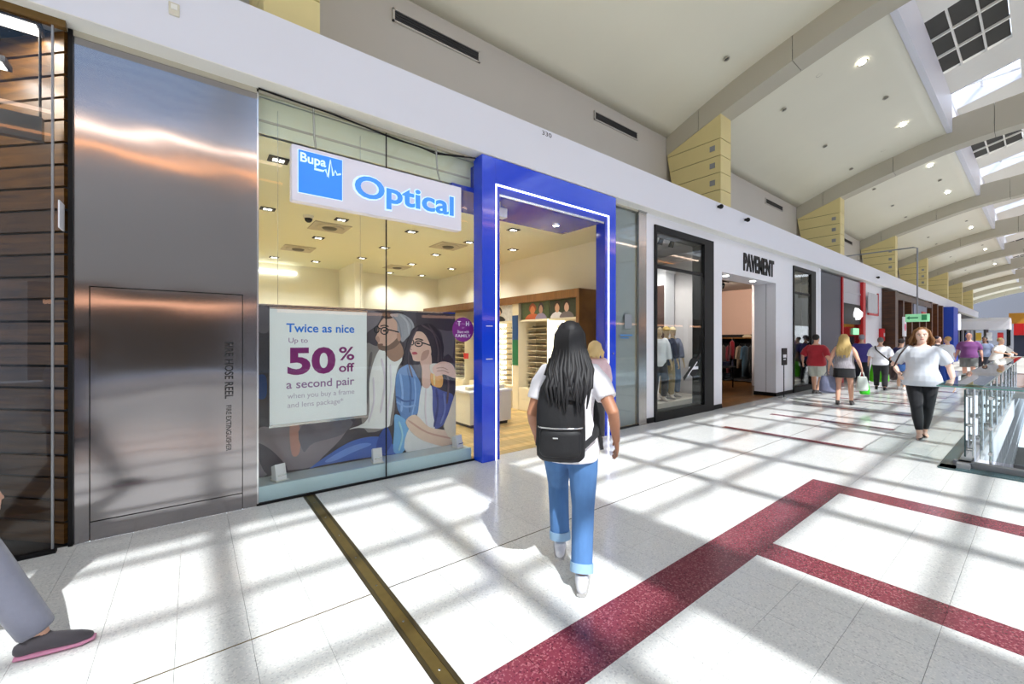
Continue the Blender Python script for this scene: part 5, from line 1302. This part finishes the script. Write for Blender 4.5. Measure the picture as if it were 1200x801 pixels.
            rs_ = [(zb, .20 * g, .16 * g, 0, 0), (zb + .1, .19 * g, .155 * g, 0, 0), (.88, .172 * g + .015, .127 * g + .015, 0, 0), (.97, .155 * g + .012, .115 * g + .012, 0, ly(.97)), (1.02, .145 * g + .01, .108 * g + .01, 0, ly(1.02))]
            link('skirt', blob(mb.rings(rs_, 24), vx, 3), cloth(bc, 'skirt'), t)
    if top:
        tc_ = top['col']; mb = MB()
        hem = top.get('hem', .86); fl = top.get('flare', .03)
        ss = sect(.020, hem, 1.40, fl); ss.append((1.408, ss[-1][1] * .72, ss[-1][2] * .8, 0, ly(1.41))); mb.rings(ss, 22)
        fr_ = top.get('sleeve', .62)
        for s_ in (-1, 1):
            if fr_ <= .05: continue
            L1 = min(1, fr_); p = [shd[s_] + Vector((-s_ * .075, 0, .02 + .10 * (g2 - 1))), shd[s_] + Vector((-s_ * .03, 0, 0.002)), lerp(shd[s_], el[s_], .3), lerp(shd[s_], el[s_], L1)]
            lo = top.get('loose', .022) * .62; rr = [.036 * g2 + .016, .056 * g2 + .016, .052 * g2 + .006 + lo * .8, .045 * g2 + lo * 1.1]
            if fr_ > 1:
                p = [shd[s_] + Vector((-s_ * .075, 0, .02 + .10 * (g2 - 1))), shd[s_] + Vector((-s_ * .03, 0, 0.002)), lerp(shd[s_], el[s_], .4), el[s_], lerp(el[s_], hd[s_], fr_ - 1)]
                rr = [.036 * g2 + .016, .056 * g2 + .016, .052 * g2 + .008 + lo * .8, .042 * g2 + .006 + lo, .034 * g2 + lo * .8]
            mb.tube(p, rr, 14, cap='round' if False else True)
        mm = top.get('mat') or cloth(tc_, 'shirt', 18, .06)
        link(top.get('name', 'shirt'), blob(mb, vx, 3), mm, t)
    # ---- shoes
    if shoes:
        for s_ in (-1, 1):
            f = ft[s_]; lift = (lf if s_ < 0 else rf)[2]
            tilt = min(.9, max(0, (lift) * 2.2)) if (lf if s_ < 0 else rf)[1] < .05 else -min(.4, lift * 2.5)
            def fp(x, y, z):   # foot frame, pitched about the ankle
                yy, zz = y, z - .085
                return (f.x + s_ * (x), f.y + yy * math.cos(tilt) + zz * math.sin(tilt), f.z - yy * math.sin(tilt) + zz * math.cos(tilt))
            mb = MB()
            mb.tube([fp(0, -.062, .045), fp(.0, -.01, .055), fp(.006, .07, .045), fp(.014, .14, .034), fp(.014, .175, .028)], [(.034, .036), (.040, .044), (.045, .036), (.042, .026), (.028, .018)], 12, cap='round', flat=(1, 0, 0))
            mb.tube([fp(0, -.012, .05), fp(0, -.012, .105)], [.043, .041], 12)
            so = link('shoe', blob(mb, max(.008, vx * .8), 2), cloth(shoes, 'shoe'), t)
            MB().tube([fp(0, -.085, .012), fp(0, -.04, .012), fp(.006, .06, .012), fp(.014, .15, .012), fp(.014, .195, .014)], [(.030, .011), (.040, .012), (.047, .012), (.045, .012), (.022, .010)], 12, cap=True, flat=(1, 0, 0)).build('sole', mat('pink sole', sole, .5) if sole else (SOLE if sum(shoes) > 200 else DARK), so)
    # ---- hair
    HM = mat('hair %d %d %d' % hcol, hcol, .38, var=.30, scale=60, bump=.3, stretch=(1, 1, .12), spec=.6)
    mb = MB(); strands = MB()
    def S(pts, r): strands.tube(pts, r, 6, cap='round')
    if hair in ('short', 'long', 'bob', 'longblonde', 'ponytail'):
        mb.ball(hp(0, -.026, 1.622), (.086, .096, .092), 16, 10)
        if hair == 'short':
            mb.rings([(1.545, .06, .05, *hp(0, -.05, 0)[:2]), (1.60, .075, .06, *hp(0, -.045, 0)[:2])], 12)
        if hair in ('long', 'longblonde'):
            Lz = 1.22 if hair == 'long' else 1.20; ov = .12 if hair == 'long' else 0
            mb.rings([(Lz, .09, .022, *hp(0, -.155 - ov, 0)[:2]), (Lz + .08, .118, .030, *hp(0, -.150 - ov, 0)[:2]), (1.38, .125, .042, *hp(0, -.125 - ov * .55, 0)[:2]), (1.46, .112, .065, *hp(0, -.075, 0)[:2]),
                      (1.55, .095, .082, *hp(0, -.045, 0)[:2]), (1.62, .089, .09, *hp(0, -.03, 0)[:2]), (1.69, .06, .07, *hp(0, -.02, 0)[:2])], 18)
            rnd = random.Random(3)
            for q in range(46):
                a = math.pi * (q / 45) + math.pi
                x0 = math.cos(a) * .085; y0 = math.sin(a) * .085 - .03
                wv = rnd.uniform(.008, .022); ph = rnd.uniform(0, 6); ex = math.cos(a) * rnd.uniform(.10, .15); zl = Lz + rnd.uniform(-.07, .09)
                S([hp(x0 * .6, y0 * .5 - .01, 1.69), hp(x0 * 1.05, y0 * 1.02 - .01, 1.62), hp(x0 * 1.12, y0 * 1.05 - .02, 1.53), hp(ex * .9 + wv * math.sin(ph), -.13 - ov * .5 - .04 * abs(math.sin(a)), 1.40),
                   hp(ex * .92 + wv * math.sin(ph + 1.5), -.145 - ov - .035 * abs(math.sin(a)), 1.30), hp(ex * .8 + wv * math.sin(ph + 3), -.15 - ov - .03 * abs(math.sin(a)), zl)], [.010, .013, .014, .015, .013, .004])
        if hair == 'bob':
            rnd = random.Random(5)
            mb.rings([(1.46, .085, .05, *hp(0, -.06, 0)[:2]), (1.54, .098, .075, *hp(0, -.045, 0)[:2]), (1.62, .092, .088, *hp(0, -.03, 0)[:2])], 16)
            for q in range(34):
                a = math.pi * (q / 33) * 1.16 + math.pi * .92
                x0 = math.cos(a) * .095; y0 = math.sin(a) * .085 - .025
                S([hp(x0 * .3, .02 + y0 * .2, 1.70), hp(x0 * .9, y0 * .9, 1.65), hp(x0 * 1.10, y0 * 1.05, 1.57), hp(x0 * (1.36 + rnd.uniform(-.1, .14)), y0 * 1.15, 1.51), hp(x0 * (1.22 + rnd.uniform(-.12, .22)), y0 * 1.05, 1.44 + rnd.uniform(-.02, .03))], [.012, .016, .018, .018, .008])
    if hair == 'rim':
        mb.rings([(1.54, .05, .04, *hp(0, -.06, 0)[:2]), (1.585, .086, .06, *hp(0, -.042, 0)[:2]), (1.61, .06, .05, *hp(0, -.05, 0)[:2])], 14)
    if hair == 'cap':
        mb.ball(hp(0, -.015, 1.632), (.088, .104, .082), 16, 10); mb.rings([(1.625, .075, .06, *hp(0, .09, 0)[:2]), (1.637, .08, .065, *hp(0, .085, 0)[:2])], 14)
    if mb.v:
        hm = blob(mb, max(.009, vx), 3, 'hair')
        ho = link('cap' if hair == 'cap' else 'hair', hm, HM, t)
        # keep hair off the face: nothing to carve, the cap sits behind the brow
        if strands.v: strands.build('strands', HM, ho)
    return t, hp, hd, shd, el, k

def away(x, y): d = Vector((x, y)).normalized(); return (d.x, d.y)

# --- woman with the black backpack, seen from behind
W_TEE = {'col': (236, 234, 240), 'hem': .80, 'sleeve': .66, 'loose': .032, 'flare': .06, 'name': 't_shirt'}
pw = person('woman seen from behind with long black hair, white tee, jeans and black backpack', (1.93, 1.88), away(.74, .68), 1.66, .98, (176, 122, 92), 'long', (16, 14, 18),
            W_TEE, ('jeans', (78, 120, 172)), (206, 206, 212), lf=(-.075, .20, .06), rf=(.075, -.10, 0), lh=(-.245, .14, .93), rh=(.30, .02, .93), sex='f', fine=True, epole=(.22, -1, 0))
BAG = mat('backpack nylon', (16, 16, 20), .6, var=.15, scale=40, bump=.1)
bp = thing('backpack', 'black backpack with a zipped front pocket worn by the woman with long hair', 'backpack', pw[0].location, 0)
bp.rotation_euler = pw[0].rotation_euler
mb = MB()
mb.rings([(.82, .12, .045, -.05, -.195), (.85, .146, .07, -.05, -.195), (.97, .15, .078, -.05, -.198), (1.15, .146, .072, -.05, -.195), (1.26, .125, .058, -.05, -.188), (1.34, .08, .035, -.05, -.18)], 24)
link('main_bag', blob(mb, .010, 3), BAG, bp)
link('front_pocket', blob(MB().rings([(.86, .112, .035, -.05, -.255), (.89, .125, .04, -.05, -.26), (1.00, .125, .04, -.05, -.26), (1.03, .11, .03, -.05, -.255)], 22), .010, 3), BAG, bp)
MB().tube([(-.05 + .128 * math.cos(a * math.pi / 10 + math.pi), -.262 - .045 * math.sin(a * math.pi / 10) + .005, 1.035) for a in range(11)], .005, 6).build('zip', CHROME, bp)
MB().box(-.09, -.06, -.304, -.300, .975, .983).build('zip_pull', CHROME, bp)
MB().tube([(-.08, -.18, 1.33), (-.075, -.185, 1.36), (-.05, -.185, 1.37), (-.025, -.185, 1.36), (-.02, -.18, 1.33)], .011, 8).build('grab_handle', BAG, bp)
for s_ in (-1, 1):
    MB().tube([(-.05 + s_ * .08, -.16, 1.33), (s_ * .11, -.09, 1.405), (s_ * .115, .0, 1.425), (s_ * .115, .09, 1.36), (s_ * .13, .115, 1.2), (s_ * .165, .03, 1.05), (s_ * .17 - .01, -.10, .96), (-.05 + s_ * .13, -.17, .90)],
              [(.026, .007)] * 8, 8, flat=(1, 0, 0)).build('shoulder_strap', BAG, bp)
MB().tube([(.175, -.04, 1.0), (.19, -.05, .93), (.20, -.05, .86)], [(.012, .004)] * 3, 6).build('loose_strap', BAG, bp)

# --- woman walking towards the camera
pf = person('woman walking towards the camera in a loose pale grey top and black leggings', (9.2, 1.20), (-.985, -.17), 1.74, 1.20, (236, 196, 176), 'bob', (124, 84, 46),
            {'col': (208, 212, 220), 'hem': .80, 'sleeve': .80, 'loose': .05, 'flare': .07, 'name': 'loose_top'}, ('leggings', (18, 18, 24)), None,
            lf=(-.035, -.10, 0), rf=(.03, .16, 0), lh=(-.34, .06, .88), rh=(.27, .16, 1.0), sex='f', fine=True, belly=.04, epole=(.5, -1, 0))
for s_, f in ((-1, (-.035, -.10)), (1, (.03, .16))):
    link('flat_shoe', blob(MB().tube([(f[0], f[1] - .06, .03), (f[0], f[1] + .06, .03), (f[0] + s_ * .012, f[1] + .16, .025)], [(.036, .026), (.044, .03), (.03, .02)], 12, cap='round', flat=(1, 0, 0)), .008, 2), mat('black shoe', (20, 18, 20), .4), pf[0])
t = thing('handbag', 'dark shoulder bag hanging behind the arm of the woman in the pale grey top', 'handbag', pf[0].location, 0); t.rotation_euler = pf[0].rotation_euler
link('bag', blob(MB().rings([(.88, .04, .10, .33, -.05), (.92, .05, .14, .33, -.05), (1.08, .045, .13, .33, -.05), (1.12, .03, .11, .33, -.05)], 16), .012, 3), mat('bag brown', (52, 36, 34), .5), t)
MB().tube([(.33, .05, 1.1), (.26, .08, 1.3), (.16, .06, 1.47), (.2, -.06, 1.44), (.33, -.14, 1.1)], .010, 8).build('strap', mat('bag brown', (52, 36, 34), .5), t)

# --- shoppers walking away
person('heavy man in a dark red shirt and pale shorts walking away past the shop window', (14.1, 4.0), (.98, -.1), 1.70, 1.42, (214, 164, 136), 'short', (30, 22, 20),
       {'col': (160, 22, 36), 'hem': .80, 'sleeve': .95, 'loose': .05, 'flare': .04}, ('shorts', (186, 188, 176)), (60, 56, 54), lf=(-.10, .14, 0), rf=(.10, -.16, .03), sex='m', belly=.06, rh=(.38, .02, .86), lh=(-.36, .05, .88))
STRIPE = mat('grey print blouse', (158, 152, 158), .8, var=.55, scale=9, stretch=(6, 6, 1))
pb = person('woman with long blonde hair, grey blouse and black skirt walking away with shopping bags', (12.3, 2.93), (.97, .15), 1.68, 1.12, (226, 172, 146), 'longblonde', (206, 176, 112),
            {'col': (170, 166, 172), 'hem': .90, 'sleeve': .0, 'flare': .03, 'mat': STRIPE, 'name': 'blouse'}, ('skirt', (16, 16, 20), .66), (40, 32, 30), lf=(-.12, -.05, 0), rf=(.13, .10, 0), lh=(-.30, .02, .86), rh=(.32, .05, .88))
def carrier(label, person_t, lx, ly_, ztop, w, h, col, strap=.16, m=None):
    t = thing('shopping_bag', label, 'shopping bag', person_t.location, 0); t.rotation_euler = person_t.rotation_euler; t.scale = person_t.scale
    z0 = ztop - strap - h
    mm = m or mat('bag %d %d %d' % tuple(col), col, .4, var=.2, scale=10, bump=.3)
    link('bag', blob(MB().rings([(z0, w * .42, w * .26, lx, ly_), (z0 + .04, w * .5, w * .34, lx, ly_), (z0 + h * .6, w * .46, w * .28, lx, ly_), (z0 + h, w * .36, w * .12, lx, ly_)], 16), .014, 2), mm, t)
    MB().tube([(lx - w * .2, ly_, z0 + h - .02), (lx - .02, ly_, ztop), (lx + .02, ly_, ztop), (lx + w * .2, ly_, z0 + h - .02)], .008, 6).build('handles', mm, t)
    return t
carrier('bluish plastic carrier bag in the left hand of the blonde woman', pb[0], -.32, .02, .78, .36, .42, (120, 124, 150), .10)
carrier('white carrier bag with green print in the right hand of the blonde woman', pb[0], .33, .04, .80, .24, .34, (214, 222, 214), .10)
carrier('small bright green bag hanging below the white bag of the blonde woman', pb[0], .37, .20, .62, .20, .28, (60, 200, 40), .08)
pp = person('man in a purple blue shirt walking away with a green bag', (17.6, 3.72), (.97, .2), 1.72, 1.15, (206, 160, 134), 'short', (150, 148, 156),
            {'col': (70, 60, 140), 'hem': .80, 'sleeve': .9, 'loose': .04}, ('trousers', (30, 32, 44)), (40, 36, 36), lf=(-.1, .1, 0), rf=(.1, -.1, 0), sex='m', voxel=.018)
carrier('large bright green shopping bag beside the man in the purple blue shirt', pp[0], .42, .0, .84, .50, .56, (96, 214, 30), .10)
pm_ = person('man in a white shirt and black trousers with a strap across his back', (16.9, 3.12), (.98, .1), 1.62, 1.30, (214, 166, 140), 'short', (110, 100, 96),
            {'col': (232, 232, 238), 'hem': .82, 'sleeve': .95, 'loose': .05}, ('trousers', (18, 18, 22)), (24, 22, 22), lf=(-.11, .14, 0), rf=(.11, -.12, 0), sex='m', voxel=.018)
t = thing('cross_strap', 'thin dark bag strap crossing the back of the white shirted man', 'bag strap', pm_[0].location, 0); t.rotation_euler = pm_[0].rotation_euler; t.scale = pm_[0].scale
MB().tube([(-.13, -.06, 1.43), (-.10, -.165, 1.32), (.05, -.19, 1.15), (.19, -.14, 1.0), (.23, -.02, .94)], [(.018, .006)] * 5, 8, flat=(1, 0, 0)).build('strap', BLACK, t)
link('pouch', blob(MB().rings([(.80, .05, .09, .25, .02), (.9, .06, .10, .25, .02), (.96, .04, .09, .25, .02)], 12), .014, 2), BLACK, t)
person('shopper in a navy top and blue skirt half hidden behind the woman in pale grey', (17.4, 2.72), (.98, -.1), 1.58, 1.12, (222, 176, 150), 'short', (50, 40, 40),
       {'col': (44, 40, 92), 'hem': .84, 'sleeve': .8, 'loose': .04}, ('skirt', (50, 90, 150), .62), (200, 190, 186), lf=(-.1, .1, 0), rf=(.1, -.12, 0), voxel=.018)
person('person in a white top and blue jeans standing with an arm round a companion', (20.6, 2.05), (.5, .86), 1.66, 1.1, (228, 182, 156), 'short', (200, 160, 100),
       {'col': (230, 228, 230), 'hem': .9, 'sleeve': .8}, ('jeans', (40, 74, 160)), (220, 220, 220), lh=(-.15, .30, 1.25), voxel=.018, epole=(.8, -.4, -.3))
person('companion in dark clothes embraced by the person in white top and jeans', (21.2, 2.35), (-.3, -.95), 1.68, 1.05, (214, 170, 150), 'short', (40, 26, 40),
       {'col': (30, 28, 40), 'hem': .84, 'sleeve': 1.4}, ('trousers', (28, 28, 36)), (30, 30, 30), sex='m', voxel=.018)
person('bald man in a purple tee and grey shorts walking towards the camera', (22.6, 1.70), (-.99, .02), 1.80, 1.32, (226, 170, 146), 'rim', (150, 130, 120),
       {'col': (120, 62, 124), 'hem': .84, 'sleeve': .8, 'loose': .045}, ('shorts', (120, 120, 118)), (90, 84, 80), lf=(-.1, .12, 0), rf=(.1, -.1, 0), sex='m', belly=.05, voxel=.018)
person('person in a blue grey shirt behind the bald man', (26.5, 1.55), (-.9, .3), 1.68, 1.2, (120, 84, 66), 'short', (30, 24, 22),
       {'col': (128, 140, 170), 'hem': .84, 'sleeve': .8}, ('trousers', (50, 50, 60)), (40, 40, 40), sex='m', voxel=.02)
person('person in a white shirt leaning on the far glass balustrade', (23.0, 1.08), (-.5, -.86), 1.62, 1.2, (222, 174, 146), 'short', (190, 160, 110),
       {'col': (236, 234, 228), 'hem': .84, 'sleeve': .9, 'loose': .04}, ('trousers', (120, 116, 110)), (40, 40, 40), lean=.14, lh=(-.22, .42, 1.12), rh=(.22, .42, 1.12), voxel=.018, epole=(1, -.3, -.4))
# --- assistant inside the optical shop
person('blonde person in a pink top mostly hidden beyond the backpack woman', (4.76, 4.12), (.7, .7), 1.53, 1.0, (228, 186, 164), 'bob', (214, 186, 130),
       {'col': (226, 196, 204), 'hem': .84, 'sleeve': 1.3}, ('trousers', (60, 58, 62)), (40, 40, 40), voxel=.016)
# --- passer-by stepping into the frame at the left edge
person('passer by in grey stepping in at the left edge with dark grey and pink shoes', (-.96, 3.16, -.064), (.998, -.06), 1.72, 1.02, (206, 160, 136), 'short', (60, 50, 46),
       {'col': (150, 154, 176), 'hem': .82, 'sleeve': 1.5, 'loose': .03}, ('trousers', (96, 98, 112)), (66, 62, 68), lf=(-.10, -.25, .05), rf=(.10, .40, .0), rh=(.27, -.02, .86), voxel=.014, sex='f', sole=(196, 130, 160))

# --- mannequins in the clothing shop window
MQ = [((7.84, 5.02), (226, 228, 234), (40, 40, 48), 'mannequin in a white top and dark trousers at the left of the shop window'),
      ((8.28, 5.12), (46, 50, 74), (150, 132, 96), 'mannequin in a navy jacket and patterned trousers in the middle of the shop window'),
      ((8.72, 5.24), (126, 132, 158), (92, 112, 140), 'mannequin in a blue grey knit and denim wearing a pale cap, by the window decal')]
for i, ((x, y), a, b, lab) in enumerate(MQ):
    q = person(lab, (x, y, .262), (-.6, -.8), 1.58, .92, (196, 172, 140), 'cap' if i else 'short', [(60, 50, 44), (190, 160, 90), (214, 196, 160)][i],
               {'col': a, 'hem': .78, 'sleeve': 1.6, 'loose': .03}, ('trousers', b), (210, 200, 190), lf=(-.09, .05, 0), rf=(.1, -.05, 0), voxel=.016)
    q[0].name = 'mannequin'; q[0]['category'] = 'mannequin'
    MB().lathe([(.16, .0), (.16, .008), (.02, .012)], n=18).build('stand_plate', CHROME, q[0])
